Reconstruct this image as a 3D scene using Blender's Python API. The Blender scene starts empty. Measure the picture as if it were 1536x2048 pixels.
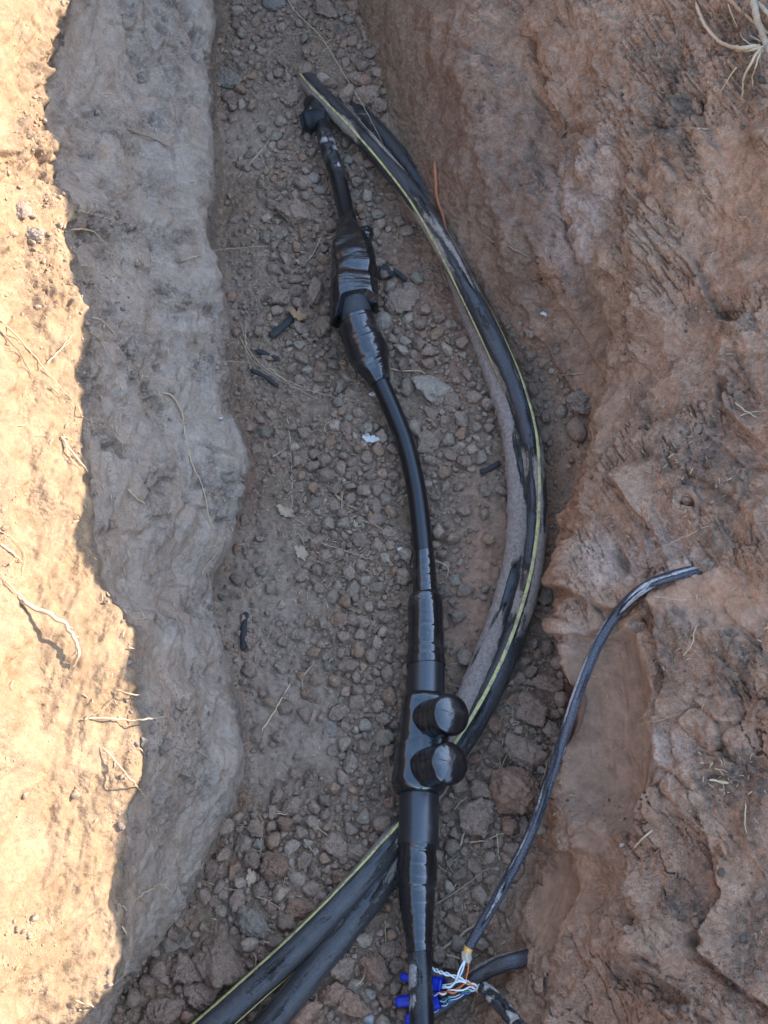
import bpy, math, random
import numpy as np
from mathutils import Vector
from mathutils.bvhtree import BVHTree
R_ = math.radians
scene = bpy.context.scene
COL = scene.collection

# ------------------------------------------------------------------ camera, sky, sun, exposure
CAM_H, TILT, FPX = 1.05, R_(25), 2010.0
cd = bpy.data.cameras.new("camera"); cam = bpy.data.objects.new("camera", cd); COL.objects.link(cam)
cam.location = (0, 0, CAM_H); cam.rotation_euler = (TILT, 0, 0)
cd.sensor_fit = 'VERTICAL'; cd.sensor_height = 24; cd.lens = 24 * FPX / 2048
cd.clip_start = 0.01; cd.clip_end = 200
scene.camera = cam

SUN_AZ, SUN_EL = R_(20), R_(20)           # azimuth counted from +X towards +Y
L = np.array([math.cos(SUN_EL) * math.cos(SUN_AZ), math.cos(SUN_EL) * math.sin(SUN_AZ), math.sin(SUN_EL)])
w = bpy.data.worlds.new("World"); scene.world = w; w.use_nodes = True
nt = w.node_tree; bg = nt.nodes['Background']
sky = nt.nodes.new('ShaderNodeTexSky'); sky.sky_type = 'NISHITA'; sky.sun_disc = False
sky.sun_elevation = SUN_EL; sky.sun_rotation = R_(90) - SUN_AZ
sky.dust_density = .4; sky.ozone_density = 1.35; sky.air_density = 1.0
nt.links.new(sky.outputs[0], bg.inputs[0]); bg.inputs[1].default_value = 0.15
sd = bpy.data.lights.new("sun", 'SUN'); sun = bpy.data.objects.new("sun", sd); COL.objects.link(sun)
sd.energy = 2.0; sd.angle = R_(0.22); sd.color = (1.0, 0.93, 0.82)
sun.rotation_euler = Vector(L).to_track_quat('Z', 'Y').to_euler(); sun.location = (3, 2, 2)
scene.view_settings.view_transform = 'Standard'; scene.view_settings.look = 'None'
scene.view_settings.gamma = 1; scene.view_settings.exposure = 2.92
scene.cycles.max_bounces = 6; scene.cycles.diffuse_bounces = 4

# ------------------------------------------------------------------ helpers
rnd = random.Random(7); rng = np.random.default_rng(7)
ct, st = math.cos(TILT), math.sin(TILT)
def unproj(px, py, z):
    """point of the place that lies at height z and is seen at this pixel of the photograph"""
    px = np.asarray(px, float); py = np.asarray(py, float); z = np.asarray(z, float)
    a = (px - 768) / FPX; b = -(py - 1024) / FPX
    dx = a; dy = st + b * ct; dz = -ct + b * st
    t = (z - CAM_H) / dz
    return np.stack(np.broadcast_arrays(dx * t, dy * t, CAM_H + dz * t), -1)
def ray(px, py):
    a = (px - 768) / FPX; b = -(py - 1024) / FPX
    return Vector((a, st + b * ct, -ct + b * st)).normalized()

_perm = rng.permutation(256).astype(np.int64); _perm = np.concatenate([_perm] * 3)
_g = rng.normal(size=(256, 3)); _g /= np.linalg.norm(_g, axis=1)[:, None]
def perlin(p):
    p = np.asarray(p, float); i = np.floor(p).astype(np.int64); f = p - i
    u = f * f * f * (f * (f * 6 - 15) + 10); i &= 255
    out = 0
    for dx in (0, 1):
        wx = u[..., 0] if dx else 1 - u[..., 0]
        for dy in (0, 1):
            wy = u[..., 1] if dy else 1 - u[..., 1]
            for dz in (0, 1):
                wz = u[..., 2] if dz else 1 - u[..., 2]
                h = _perm[_perm[_perm[(i[..., 0] + dx) & 255] + ((i[..., 1] + dy) & 255)] + ((i[..., 2] + dz) & 255)]
                g = _g[h]
                d = g[..., 0] * (f[..., 0] - dx) + g[..., 1] * (f[..., 1] - dy) + g[..., 2] * (f[..., 2] - dz)
                out = out + wx * wy * wz * d
    return out * 1.6
_rot = np.linalg.qr(np.random.default_rng(5).normal(size=(3, 3)))[0]
def fbm(p, o=4, gain=.5):
    s = 0; a = 1; q = np.asarray(p, float) @ _rot
    for k in range(o):
        s = s + a * perlin(q + 17.3 * k); q = (q * 2.03) @ _rot; a *= gain
    return s
_r3 = rng.random((256, 3))
def worley(p):
    """distance to nearest and second nearest cell point, and the cell's hash"""
    p = np.asarray(p, float); i = np.floor(p).astype(np.int64); f = p - i
    d1 = np.full(p.shape[:-1], 9.); d2 = d1.copy(); hid = np.zeros(p.shape[:-1], np.int64)
    for dx in (-1, 0, 1):
        for dy in (-1, 0, 1):
            for dz in (-1, 0, 1):
                h = _perm[_perm[_perm[(i[..., 0] + dx) & 255] + ((i[..., 1] + dy) & 255)] + ((i[..., 2] + dz) & 255)]
                r = _r3[h]
                d = np.sqrt((dx + r[..., 0] - f[..., 0]) ** 2 + (dy + r[..., 1] - f[..., 1]) ** 2 + (dz + r[..., 2] - f[..., 2]) ** 2)
                m = d < d1
                d2 = np.where(m, d1, np.minimum(d2, d)); hid = np.where(m, h, hid); d1 = np.where(m, d, d1)
    return d1, d2, hid
def sstep(a, b, x):
    t = np.clip((x - a) / (b - a), 0, 1); return t * t * (3 - 2 * t)

def mesh_np(name, V, F, smooth=True, col=None, uv=None):
    """V (n,3), F (m,k) with one k for all faces"""
    V = np.ascontiguousarray(V, np.float32); F = np.ascontiguousarray(F, np.int32); k = F.shape[1]
    me = bpy.data.meshes.new(name)
    me.vertices.add(len(V)); me.vertices.foreach_set('co', V.ravel())
    me.loops.add(F.size); me.loops.foreach_set('vertex_index', F.ravel())
    me.polygons.add(len(F)); me.polygons.foreach_set('loop_start', np.arange(0, F.size, k, dtype=np.int32))
    me.update(calc_edges=True); me.validate()
    if smooth: me.polygons.foreach_set('use_smooth', np.ones(len(me.polygons), bool))
    if col is not None:
        a = me.color_attributes.new('Col', 'FLOAT_COLOR', 'POINT')
        c = np.ones((len(V), 4), np.float32); c[:, :col.shape[1]] = col; a.data.foreach_set('color', c.ravel())
    if uv is not None:
        l = me.uv_layers.new(name='UVMap'); l.data.foreach_set('uv', np.ascontiguousarray(uv, np.float32)[F.ravel()].ravel())
    return me
def add(name, me, mat=None, parent=None, label=None, cat=None, group=None, kind=None):
    o = bpy.data.objects.new(name, me); COL.objects.link(o)
    if mat is not None and me is not None and not len(me.materials): me.materials.append(mat)
    if parent is not None: o.parent = parent
    if label: o['label'] = label
    if cat: o['category'] = cat
    if group: o['group'] = group
    if kind: o['kind'] = kind
    return o
def empty(name, loc, label, cat, group=None):
    o = add(name, None, None, None, label, cat, group); o.location = loc; o.empty_display_size = .01
    return o
def part(name, me, mat, parent, label=None):
    """a part: its mesh is in world coordinates, shifted to the thing's base"""
    me.transform(__import__('mathutils').Matrix.Translation(-parent_world(parent)))
    return add(name, me, mat, parent, label)
def parent_world(p):
    v = Vector((0, 0, 0))
    while p is not None: v += p.location; p = p.parent
    return v
def grid_faces(nr, nc, close=False):
    r = np.arange(nr - 1)[:, None]; c = np.arange(nc if close else nc - 1)[None, :]
    c2 = (c + 1) % nc
    return np.stack([r * nc + c, (r + 1) * nc + c, (r + 1) * nc + c2, r * nc + c2], -1).reshape(-1, 4)

# ------------------------------------------------------------------ materials
def newmat(name):
    m = bpy.data.materials.new(name); m.use_nodes = True
    return m, m.node_tree, m.node_tree.nodes['Principled BSDF']
def nd(t, typ, **kw):
    n = t.nodes.new(typ)
    for k, v in kw.items():
        if k in n.inputs.keys(): n.inputs[k].default_value = v
        else: setattr(n, k, v)
    return n
def mathn(t, op, a, b=None, c=None, clamp=False):
    n = t.nodes.new('ShaderNodeMath'); n.operation = op; n.use_clamp = clamp
    for i, x in enumerate((a, b, c)):
        if x is None: continue
        if isinstance(x, (int, float)): n.inputs[i].default_value = x
        else: t.links.new(x, n.inputs[i])
    return n.outputs[0]
def mixc(t, fac, a, b, mode='MIX'):
    n = t.nodes.new('ShaderNodeMix'); n.data_type = 'RGBA'; n.blend_type = mode
    for s, x in ((0, fac), (6, a), (7, b)):
        if isinstance(x, (int, float)): n.inputs[s].default_value = x
        elif isinstance(x, tuple): n.inputs[s].default_value = (*x, 1)
        else: t.links.new(x, n.inputs[s])
    return n.outputs[2]
def noise(t, vec, scale, detail=4, rough=.55, dist=0):
    n = nd(t, 'ShaderNodeTexNoise', Scale=scale, Detail=detail, Roughness=rough, Distortion=dist)
    t.links.new(vec, n.inputs['Vector']); return n.outputs[0]
def ramp(t, x, lo, hi):
    n = t.nodes.new('ShaderNodeMapRange'); n.interpolation_type = 'SMOOTHSTEP'
    t.links.new(x, n.inputs[0]); n.inputs[1].default_value = lo; n.inputs[2].default_value = hi; return n.outputs[0]
def bump(t, b, h, dist, strength=1.0, prev=None):
    n = t.nodes.new('ShaderNodeBump'); n.inputs['Distance'].default_value = dist; n.inputs['Strength'].default_value = strength
    t.links.new(h, n.inputs['Height'])
    if prev is not None: t.links.new(prev, n.inputs['Normal'])
    return n.outputs[0]

def soil_mat(name, source, speck=.5, bumpd=.0009, world=True):
    m, t, b = newmat(name)
    co = nd(t, 'ShaderNodeNewGeometry').outputs['Position'] if world else nd(t, 'ShaderNodeTexCoord').outputs['Object']
    vcn = nd(t, 'ShaderNodeVertexColor', layer_name='Col') if source == 'attr' else None
    if source == 'attr': base = vcn.outputs[0]
    else: base = nd(t, 'ShaderNodeObjectInfo').outputs['Color']
    n1 = noise(t, co, 230, 7, .72); n2 = noise(t, co, 900, 3, .6); n3 = noise(t, co, 45, 4, .6)
    f = mathn(t, 'ADD', mathn(t, 'MULTIPLY', n1, .55), mathn(t, 'MULTIPLY', n2, .45))
    f = mathn(t, 'MULTIPLY_ADD', ramp(t, f, .36, .64), .62, .68)
    if vcn: f = mathn(t, 'MULTIPLY_ADD', mathn(t, 'SUBTRACT', f, 1.0), mathn(t, 'MULTIPLY_ADD', vcn.outputs['Alpha'], .85, .15), 1.0)
    c = mixc(t, 1.0, base, nd(t, 'ShaderNodeCombineColor').outputs[0], 'MULTIPLY')
    comb = c.node.inputs[7].links[0].from_node
    for i in range(3): t.links.new(f, comb.inputs[i])
    # a little iron-red and grey dust in patches
    c = mixc(t, mathn(t, 'MULTIPLY', ramp(t, n3, .5, .75), .28), c, (.40, .22, .13))
    # tiny pale mineral grains
    v = nd(t, 'ShaderNodeTexVoronoi', Scale=520.0); t.links.new(co, v.inputs['Vector'])
    g = mathn(t, 'MULTIPLY', ramp(t, mathn(t, 'SUBTRACT', 1.0, v.outputs['Distance']), .84, .92), ramp(t, n1, .56, .68))
    c = mixc(t, mathn(t, 'MULTIPLY', g, speck), c, (.62, .55, .46))
    t.links.new(c, b.inputs['Base Color']); b.inputs['Roughness'].default_value = .95
    b.inputs['Specular IOR Level'].default_value = .15
    bn = bump(t, b, n1, bumpd * 2.6, 1.0); bn = bump(t, b, n2, bumpd * 1.3, 1.0, bn)
    vo = nd(t, 'ShaderNodeTexVoronoi', Scale=330.0); t.links.new(co, vo.inputs['Vector'])
    cr_ = mathn(t, 'MULTIPLY', vo.outputs['Distance'], ramp(t, noise(t, co, 38, 3, .6), .47, .60))
    bn = bump(t, b, mathn(t, 'SUBTRACT', 1.0, cr_), bumpd * 2.2, 1.0, bn)
    t.links.new(bn, b.inputs['Normal'])
    if vcn:
        for q_ in [x for x in t.nodes if x.type == 'BUMP']: t.links.new(vcn.outputs['Alpha'], q_.inputs['Strength'])
    return m
M_ground = soil_mat('soil', 'attr')
M_gravel = soil_mat('gravel soil', 'attr', .4, .0006)
M_clod = soil_mat('clod soil', 'obj', .4, .0008)

def cable_mat(name, mud, mudcol=(.34, .25, .19), base=(.012, .012, .014), rough=.28, streak=(4., 5.), mudlo=.5, filmk=.32):
    """black jacket with dried mud; UV.x runs round the cable, UV.y along it in metres"""
    m, t, b = newmat(name)
    uv = nd(t, 'ShaderNodeUVMap').outputs[0]; geo = nd(t, 'ShaderNodeNewGeometry'); co = geo.outputs['Position']
    mp = nd(t, 'ShaderNodeMapping'); mp.inputs['Scale'].default_value = (streak[0], streak[1], 1); t.links.new(uv, mp.inputs[0])
    s = noise(t, mp.outputs[0], 2.5, 5, .7, .4); n = noise(t, co, 70, 6, .7); fine = noise(t, co, 800, 3, .7)
    k = mathn(t, 'ADD', mathn(t, 'MULTIPLY', s, .50), mathn(t, 'ADD', mathn(t, 'MULTIPLY', n, .28), mathn(t, 'MULTIPLY', fine, .32)))
    at = nd(t, 'ShaderNodeVertexColor', layer_name='Col'); sp = nd(t, 'ShaderNodeSeparateColor'); t.links.new(at.outputs[0], sp.inputs[0])
    k = mathn(t, 'ADD', k, mathn(t, 'MULTIPLY', sp.outputs[0], mud))     # Col.r: where mud sticks
    mask = ramp(t, k, mudlo - .02, mudlo + .12); crust = noise(t, co, 260, 5, .75)
    film = mathn(t, 'MULTIPLY', mathn(t, 'MULTIPLY', ramp(t, fine, .34, .60), mathn(t, 'MULTIPLY_ADD', ramp(t, s, .36, .62), .7, .3)), filmk if filmk else mathn(t, 'MULTIPLY', sp.outputs[0], .6, clamp=True))
    c = mixc(t, film, base, (.24, .20, .17)); c = mixc(t, mask, c, mixc(t, ramp(t, crust, .35, .65), tuple(x * .72 for x in mudcol), tuple(x * 1.22 for x in mudcol)))
    t.links.new(c, b.inputs['Base Color'])
    t.links.new(mathn(t, 'MULTIPLY_ADD', mathn(t, 'MAXIMUM', mask, mathn(t, 'MULTIPLY', film, 1.6)), .9 - rough, rough), b.inputs['Roughness'])
    bn = bump(t, b, mask, .0009, .8); bn = bump(t, b, mathn(t, 'MULTIPLY', crust, mask), .0022, 1.0, bn); bn = bump(t, b, fine, .0003, .8, bn); t.links.new(bn, b.inputs['Normal'])
    return m
M_jacket = cable_mat('striped cable jacket', .35, mudlo=.65)
M_muddy = cable_mat('mud coated jacket', .5, mudlo=.69, mudcol=(.30, .22, .17))
M_lower = cable_mat('scuffed jacket', .3, mudlo=.63, mudcol=(.30, .24, .19), base=(.022, .021, .022), rough=.36)
M_phone = cable_mat('telephone cable jacket', .4, mudlo=.78, mudcol=(.40, .36, .33), base=(.008, .014, .030), rough=.22, filmk=.5)
M_flaky = cable_mat('flaking cable jacket', .6, mudlo=.84, mudcol=(.42, .36, .30))
M_main = cable_mat('main cable jacket', .55, mudlo=.89, mudcol=(.36, .30, .26), base=(.008, .008, .009), rough=.22, filmk=0)

def tape_mat(name, rough, wr, col=(.008, .008, .009)):
    m, t, b = newmat(name)
    uv = nd(t, 'ShaderNodeUVMap').outputs[0]; co = nd(t, 'ShaderNodeNewGeometry').outputs['Position']
    mp = nd(t, 'ShaderNodeMapping'); mp.inputs['Scale'].default_value = (1.5, 90, 1); mp.inputs['Rotation'].default_value = (0, 0, .05)
    t.links.new(uv, mp.inputs[0])
    s = noise(t, mp.outputs[0], 2, 3, .5, .6); n = noise(t, co, 40, 3, .5); fine = noise(t, co, 1400, 2, .5)
    dust = ramp(t, mathn(t, 'ADD', mathn(t, 'MULTIPLY', n, .5), mathn(t, 'MULTIPLY', fine, .5)), .57, .70)
    c = mixc(t, mathn(t, 'MULTIPLY', dust, .30), col, (.3, .25, .21)); t.links.new(c, b.inputs['Base Color'])
    t.links.new(mathn(t, 'MULTIPLY_ADD', n, .18, rough - .06), b.inputs['Roughness'])
    b.inputs['Specular IOR Level'].default_value = 1.0
    bn = bump(t, b, s, wr, .7); bn = bump(t, b, n, wr * 1.5, .5, bn); t.links.new(bn, b.inputs['Normal'])
    return m
M_tape = tape_mat('glossy black tape', .17, .0011)
M_tape2 = tape_mat('smooth black tape', .13, .0006)
M_sleeve = tape_mat('satin black sleeve', .33, .0001, (.014, .014, .015))
M_matte = tape_mat('dull rubber', .6, .0001, (.040, .039, .040))
M_plug = tape_mat('black rubber', .55, .0004, (.012, .012, .013))
for m_ in (M_matte, M_plug): m_.node_tree.nodes['Principled BSDF'].inputs['Specular IOR Level'].default_value = .35
def plain(name, col, rough, var=.25, sc=300, spec=.4):
    m, t, b = newmat(name); co = nd(t, 'ShaderNodeNewGeometry').outputs['Position']
    n = noise(t, co, sc, 4, .6); f = mathn(t, 'MULTIPLY_ADD', n, 2 * var, 1 - var)
    cb = nd(t, 'ShaderNodeCombineColor')
    for i in range(3): t.links.new(f, cb.inputs[i])
    t.links.new(mixc(t, 1.0, col, cb.outputs[0], 'MULTIPLY'), b.inputs['Base Color'])
    b.inputs['Roughness'].default_value = rough; b.inputs['Specular IOR Level'].default_value = spec
    t.links.new(bump(t, b, n, .0002, .6), b.inputs['Normal']); return m
M_yellow = plain('yellow stripe', (.55, .56, .19), .5, .3, 220)
M_blue = plain('blue plastic', (.012, .035, .42), .38, .05)
M_white = plain('white wire', (.75, .73, .70), .4, .1)
M_orange = plain('orange wire', (.70, .16, .035), .4, .15)
M_green = plain('green wire', (.05, .20, .10), .4, .15)
M_bluew = plain('blue wire', (.06, .14, .35), .4, .15)
M_sheath = plain('orange sheath', (.80, .42, .12), .45, .15)
M_clear = plain('clear inner film', (.50, .44, .34), .3, .3, 500)
M_straw = plain('dry straw', (.50, .36, .21), .7, .3)
M_root = plain('pale root', (.46, .31, .18), .8, .3)
M_brownroot = plain('brown root', (.26, .16, .10), .85, .3)
M_char = cable_mat('charred wood', .5, mudcol=(.24, .175, .125), base=(.025, .022, .02), rough=.85, mudlo=.64, filmk=.1)
M_chip = plain('white chip', (.52, .47, .41), .8, .15)
M_leaf = plain('dry leaf', (.38, .26, .165), .75, .35, 150)
M_rust = plain('orange strip', (.40, .14, .06), .7, .35, 180)
M_stick = plain('grey stick', (.34, .235, .15), .85, .35, 200)
M_bark = plain('brown bark', (.36, .20, .10), .8, .4, 220)

# ------------------------------------------------------------------ terrain: control curves of the trench, each with its own height
def tab(s):                                     # "py:val py:val" -> two arrays
    a = np.array([[float(x) for x in e.split(':')] for e in s.split()]); return a[:, 0], a[:, 1]
pyv = np.concatenate([np.arange(-520, -40, 5), np.arange(-40, 2092, 2.8), np.arange(2094, 2500, 5)]).astype(float)
NR0 = len(pyv)
def cur(s): a, b = tab(s); return np.interp(pyv, a, b)
def smooth(x, k):
    if k < 1: return x
    kk = np.hanning(2 * k + 3)[1:-1]; kk /= kk.sum()
    return np.convolve(np.pad(x, (k, k), 'edge'), kk, 'valid')
lip_px = smooth(cur("-500:150 0:142 60:126 130:100 180:82 240:86 288:104 330:90 370:106 392:138 420:150 450:140 475:128 520:148 560:152 620:165 680:178 740:165 780:160 800:152 850:155 900:163 935:182 1000:180 1040:178 1090:185 1150:200 1190:215 1225:236 1265:262 1330:260 1400:268 1470:272 1530:270 1570:256 1620:248 1700:243 1780:240 1860:243 1920:242 1960:225 1995:192 2048:150 2200:20 2500:-120"), 3)
edge_px = smooth(cur("-500:430 0:420 40:435 90:418 250:420 380:425 480:415 560:435 650:445 760:450 830:447 860:476 930:487 1020:468 1080:456 1160:420 1220:412 1290:432 1340:440 1420:468 1530:478 1620:450 1720:400 1790:370 1830:340 1880:298 1930:262 1975:240 2048:205 2200:80 2500:0"), 5)
edge_px = np.maximum(edge_px, lip_px + 26)
edge_z = smooth(cur("-500:.10 500:.09 830:.08 1040:.07 1180:.055 1300:.07 1530:.09 1700:.06 1880:.04 2048:.03 2500:.03"), 20)
foot = smooth(cur("-500:670 0:705 100:742 250:790 400:838 550:885 700:990 800:1085 1000:1108 1250:1105 1400:1112 1550:1110 1700:1062 1800:1010 1950:955 2048:925 2500:860"), 14)
r2x = smooth(cur("-500:840 0:900 250:945 500:1010 650:1085 750:1150 870:1190 1000:1162 1100:1140 1250:1134 1400:1148 1550:1130 1700:1092 1850:1050 2048:1010 2500:960"), 10)
r2z = smooth(cur("-500:.17 0:.15 250:.125 500:.095 650:.045 750:.02 870:.012 1000:.01 1550:.01 1700:.02 2048:.035 2500:.04"), 20)
r3x = smooth(cur("-500:1000 0:1060 250:1110 500:1160 650:1225 750:1222 870:1190 930:1182 1000:1166 1080:1152 1150:1140 1250:1130 1350:1128 1400:1136 1480:1124 1550:1116 1650:1122 1700:1150 1780:1160 1850:1120 2048:1100 2500:1060"), 4)
r3z = smooth(cur("-500:.21 0:.195 250:.175 500:.15 650:.11 750:.09 870:.11 1000:.13 1150:.14 1250:.13 1400:.105 1550:.08 1700:.065 1850:.07 2048:.08 2500:.09"), 14)
r4x = smooth(cur("-500:1280 0:1300 500:1320 750:1330 1000:1290 1250:1305 1450:1318 1600:1300 1750:1290 2048:1300 2500:1280"), 14)
r4z = smooth(cur("-500:.32 0:.30 500:.21 750:.175 1000:.18 1250:.175 1500:.16 1750:.14 2048:.15 2500:.16"), 14)
r5z = smooth(cur("-500:.43 0:.40 250:.34 500:.29 750:.26 1000:.25 1250:.25 1500:.235 1750:.215 2048:.21 2500:.22"), 14)
lipz = cur("-500:.31 2500:.285")
P = lambda px, z: unproj(px, pyv, z)
lipP = P(lip_px, lipz)
shadow_edge = P(lip_px + smooth(cur("-500:0 0:0 200:6 300:11 900:11 1150:11 1500:9 1600:11 2500:11"), 5), lipz + .002)
Lp = P(lip_px * 0 - 90, lipz + .125)
o1 = Lp + np.array([-.20, 0, .27]); o2 = Lp + np.array([-.55, 0, .48]); o3 = Lp.copy(); o3[:, 0] = -14; o3[:, 2] = .75
R5 = P(foot * 0 + 1600, r5z)
sdist = (0.92 - shadow_edge[:, 0]) / L[0]
crest = shadow_edge + sdist[:, None] * L
mid = R5 * .55 + crest * .45; mid[:, 2] = R5[:, 2] + .33 * (crest[:, 2] - R5[:, 2])
b1 = crest + np.array([.5, .1, -.28]); b2 = crest.copy(); b2[:, 0] = 2.6; b2[:, 2] = .5; b3 = b2.copy(); b3[:, 0] = 14
wallw = edge_px - lip_px
curves = [  # (points, columns to the next curve)
    (o3, 8), (o2, 16), (o1, 30), (Lp, 24), (P(np.minimum(lip_px - 70, lip_px * .35 - 10), lipz + .045), 62),
    (P(lip_px - 6, lipz + .003), 4), (lipP, 8), (P(lip_px + 7, lipz - .035), 10),
    (P(lip_px + .16 * wallw + 4, lipz - .075), 34), (P(lip_px + .55 * wallw, edge_z + .45 * (lipz - .06 - edge_z)), 46),
    (P(edge_px - 10, edge_z + .02), 6), (P(edge_px, edge_z), 8), (P(edge_px - 2, edge_z * .45), 8),
    (P(edge_px + 22, .006), 34), (P(edge_px + 110, 0.0), 70), (P((edge_px + 110) * .5 + foot * .5, 0.0), 84), (P(foot, .002), 60),
    (P(r2x, r2z), 36), (P(np.maximum(r2x, r3x + 4) * .4 + r3x * .6 + 4, r2z * .5 + r3z * .5), 36), (P(r3x, r3z), 92),
    (P(r4x, r4z), 118), (R5, 34), (mid, 34), (crest, 20), (b1, 8), (b2, 6), (b3, 0)]
cols = []; colk = []
for i, (pt, n) in enumerate(curves):
    if i == len(curves) - 1: cols.append(pt); colk.append(float(i)); break
    for j in range(n):
        f = j / n; cols.append(pt * (1 - f) + curves[i + 1][0] * f); colk.append(i + f)
G = np.stack(cols, 1); colk = np.array(colk)                      # rows x columns x 3
# extend beyond the photographed stretch
def ext(row, ds, rmp=1):
    out = []
    for d in ds:
        r = row.copy(); r[:, 1] += d; out.append(r)
    return out
top = ext(G[0], [18, 9, 5, 3, 2, 1.4, 1, .8, .6, .45, .32, .2, .12, .05]); bot = ext(G[-1], [-.03, -.08, -.14, -.2, -.3, -.42, -.55, -.75, -1, -1.4, -2, -3, -5, -9, -18])
G = np.concatenate([np.array(top), G, np.array(bot)], 0); PYr = np.concatenate([[-560] * 14, pyv, [2560] * 15])
# round the kinks a little
kk = np.array([1, 2, 3, 4, 3, 2, 1.]); kk /= kk.sum()
Gs = sum(kk[i] * np.roll(G, i - 3, 1) for i in range(7)); Gs[:, :3] = G[:, :3]; Gs[:, -4:] = G[:, -4:]
ic = int(np.argmin(np.abs(colk - 23))); Gs[:, ic - 3:ic + 4] = G[:, ic - 3:ic + 4]
G = Gs
NR, NC = G.shape[:2]
# unseen steep earth face added past the top end to block sky reflections
endz = .92 * sstep(1.44, 1.74, G[..., 1] + .05 * np.sin(G[..., 0] * 9)) * (1 - sstep(.55, .8, G[..., 0])) * (1 - .3 * sstep(2.4, 3.5, G[..., 1]))
G[..., 2] = np.maximum(G[..., 2], endz)
# image coordinates of every grid point (used to say which patch of soil lies where)
def proj(Pw):
    x, y, z = Pw[..., 0], Pw[..., 1], Pw[..., 2] - CAM_H
    dep = y * st - z * ct; up = y * ct + z * st
    dep = np.where(np.abs(dep) < .02, .02, dep)
    return 768 + FPX * x / dep, 1024 - FPX * up / dep
PX, PY = proj(G); PY = np.broadcast_to(PYr[:, None], PX.shape) * 1.0
du = np.gradient(G, axis=1); dv = np.gradient(G, axis=0)
N = -np.cross(du, dv); N /= np.linalg.norm(N, axis=-1)[..., None] + 1e-12
K = np.broadcast_to(colk[None, :], (NR, NC))
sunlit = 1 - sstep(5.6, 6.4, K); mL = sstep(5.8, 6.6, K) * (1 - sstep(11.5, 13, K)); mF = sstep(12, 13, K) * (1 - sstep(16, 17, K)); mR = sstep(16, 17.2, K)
inner = sstep(1.0, 3.0, K) * (1 - sstep(22, 24, K))
rowm = ((PYr > -530) & (PYr < 2520)).astype(float)[:, None]; inner = inner * rowm
wob = fbm(np.stack([PX / 60, PY / 60, PX * 0], -1), 3)
wob2 = fbm(np.stack([PX / 18, PY / 18, PX * 0 + 5], -1), 2)
def blob(cx, cy, rx, ry, rot=0, soft=.35, rag=.35, pw=2):
    c, s = math.cos(R_(rot)), math.sin(R_(rot)); x = PX - cx; y = PY - cy
    u = (x * c + y * s) / rx; v = (-x * s + y * c) / ry
    d = (np.abs(u) ** pw + np.abs(v) ** pw) ** (1 / pw) + rag * wob + rag * .4 * wob2
    return 1 - sstep(1 - soft, 1 + soft, d)
Wd = G * 1.0
D = np.zeros((NR, NC))
n60 = fbm(Wd / .06, 4); n20 = fbm(Wd / .018 + 9, 3); n6 = fbm(Wd / .0062 + 31, 1) * 1.2
# scoops of the digging bucket, smooth faces
scA = blob(1212, 1450, 92, 225, -2, .18, .10, 2.6); scB = blob(1122, 1800, 42, 120, 24, .25, .12); scC = blob(1430, 1205, 130, 60, 8, .3, .25)
scD = blob(1190, 760, 60, 210, 12, .35, .15); scE = blob(1330, 690, 40, 170, 30, .4, .2)
scF = blob(1445, 330, 70, 150, 10, .35, .3)
calm = np.clip(scA + scB + .8 * scC + .6 * scD + .4 * scE + .4 * scF, 0, 1)
# right bank: terraced flakes, cracks, pits
rr = mR * (1 - .85 * calm)
t1 = fbm(Wd * np.array([1, .75, 1]) / .085 + 3, 4); q = t1 * 3.2; ter = (np.floor(q) + sstep(.25, .95, q - np.floor(q)) ** 2) / 3.2
D += mR * (1 - .6 * calm) * (.010 * (1 - worley(Wd / .075 + 21)[0] ** 1.6) + .007 * fbm(Wd / .13 + 4, 2) - .008)
D += rr * (.008 * ter + .008 * n60 + .0022 * n20 + .0012 * n6)
cc_, ss_ = math.cos(R_(32)), math.sin(R_(32)); Wr = np.stack([(Wd[..., 0] * cc_ + Wd[..., 1] * ss_) * 1.7, (-Wd[..., 0] * ss_ + Wd[..., 1] * cc_), Wd[..., 2]], -1) + .006 * np.stack([n20, fbm(Wd / .02 + 44, 2), n20 * 0], -1)
p1, p2, ph = worley(Wr / .034); q1, q2, qh = worley(Wr / .0125 + 5)
plate = _r3[ph][..., 0] * (.8 + .2 * sstep(.0, .07, p2 - p1)) + .55 * (1 - p1 ** 2); platelet = _r3[qh][..., 1] * (.75 + .25 * sstep(0, .1, q2 - q1)) + .3 * (1 - q1 ** 2)
pmk = sstep(-.25, .25, fbm(Wd / .11 + 31, 2)); pm2 = sstep(-.05, .3, fbm(Wd / .06 + 13, 3))
D += rr * (.0110 * plate * pmk + .0042 * platelet * pm2)
q = fbm(Wd / .028 + 40, 3) * 2.4; ter2 = (np.floor(q) + sstep(.55, 1.0, q - np.floor(q))) / 2.4
mk = sstep(-.1, .35, fbm(Wd / .12 + 70, 2))
D += rr * mk * .005 * ter2
wd1, wd2, wh = worley(Wd / .021 + .02 * n20[..., None])
lump = sstep(-.05, .4, fbm(Wd / .09 + 55, 3)) * rr
D += lump * .005 * (1 - wd1 ** 1.5)
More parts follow.
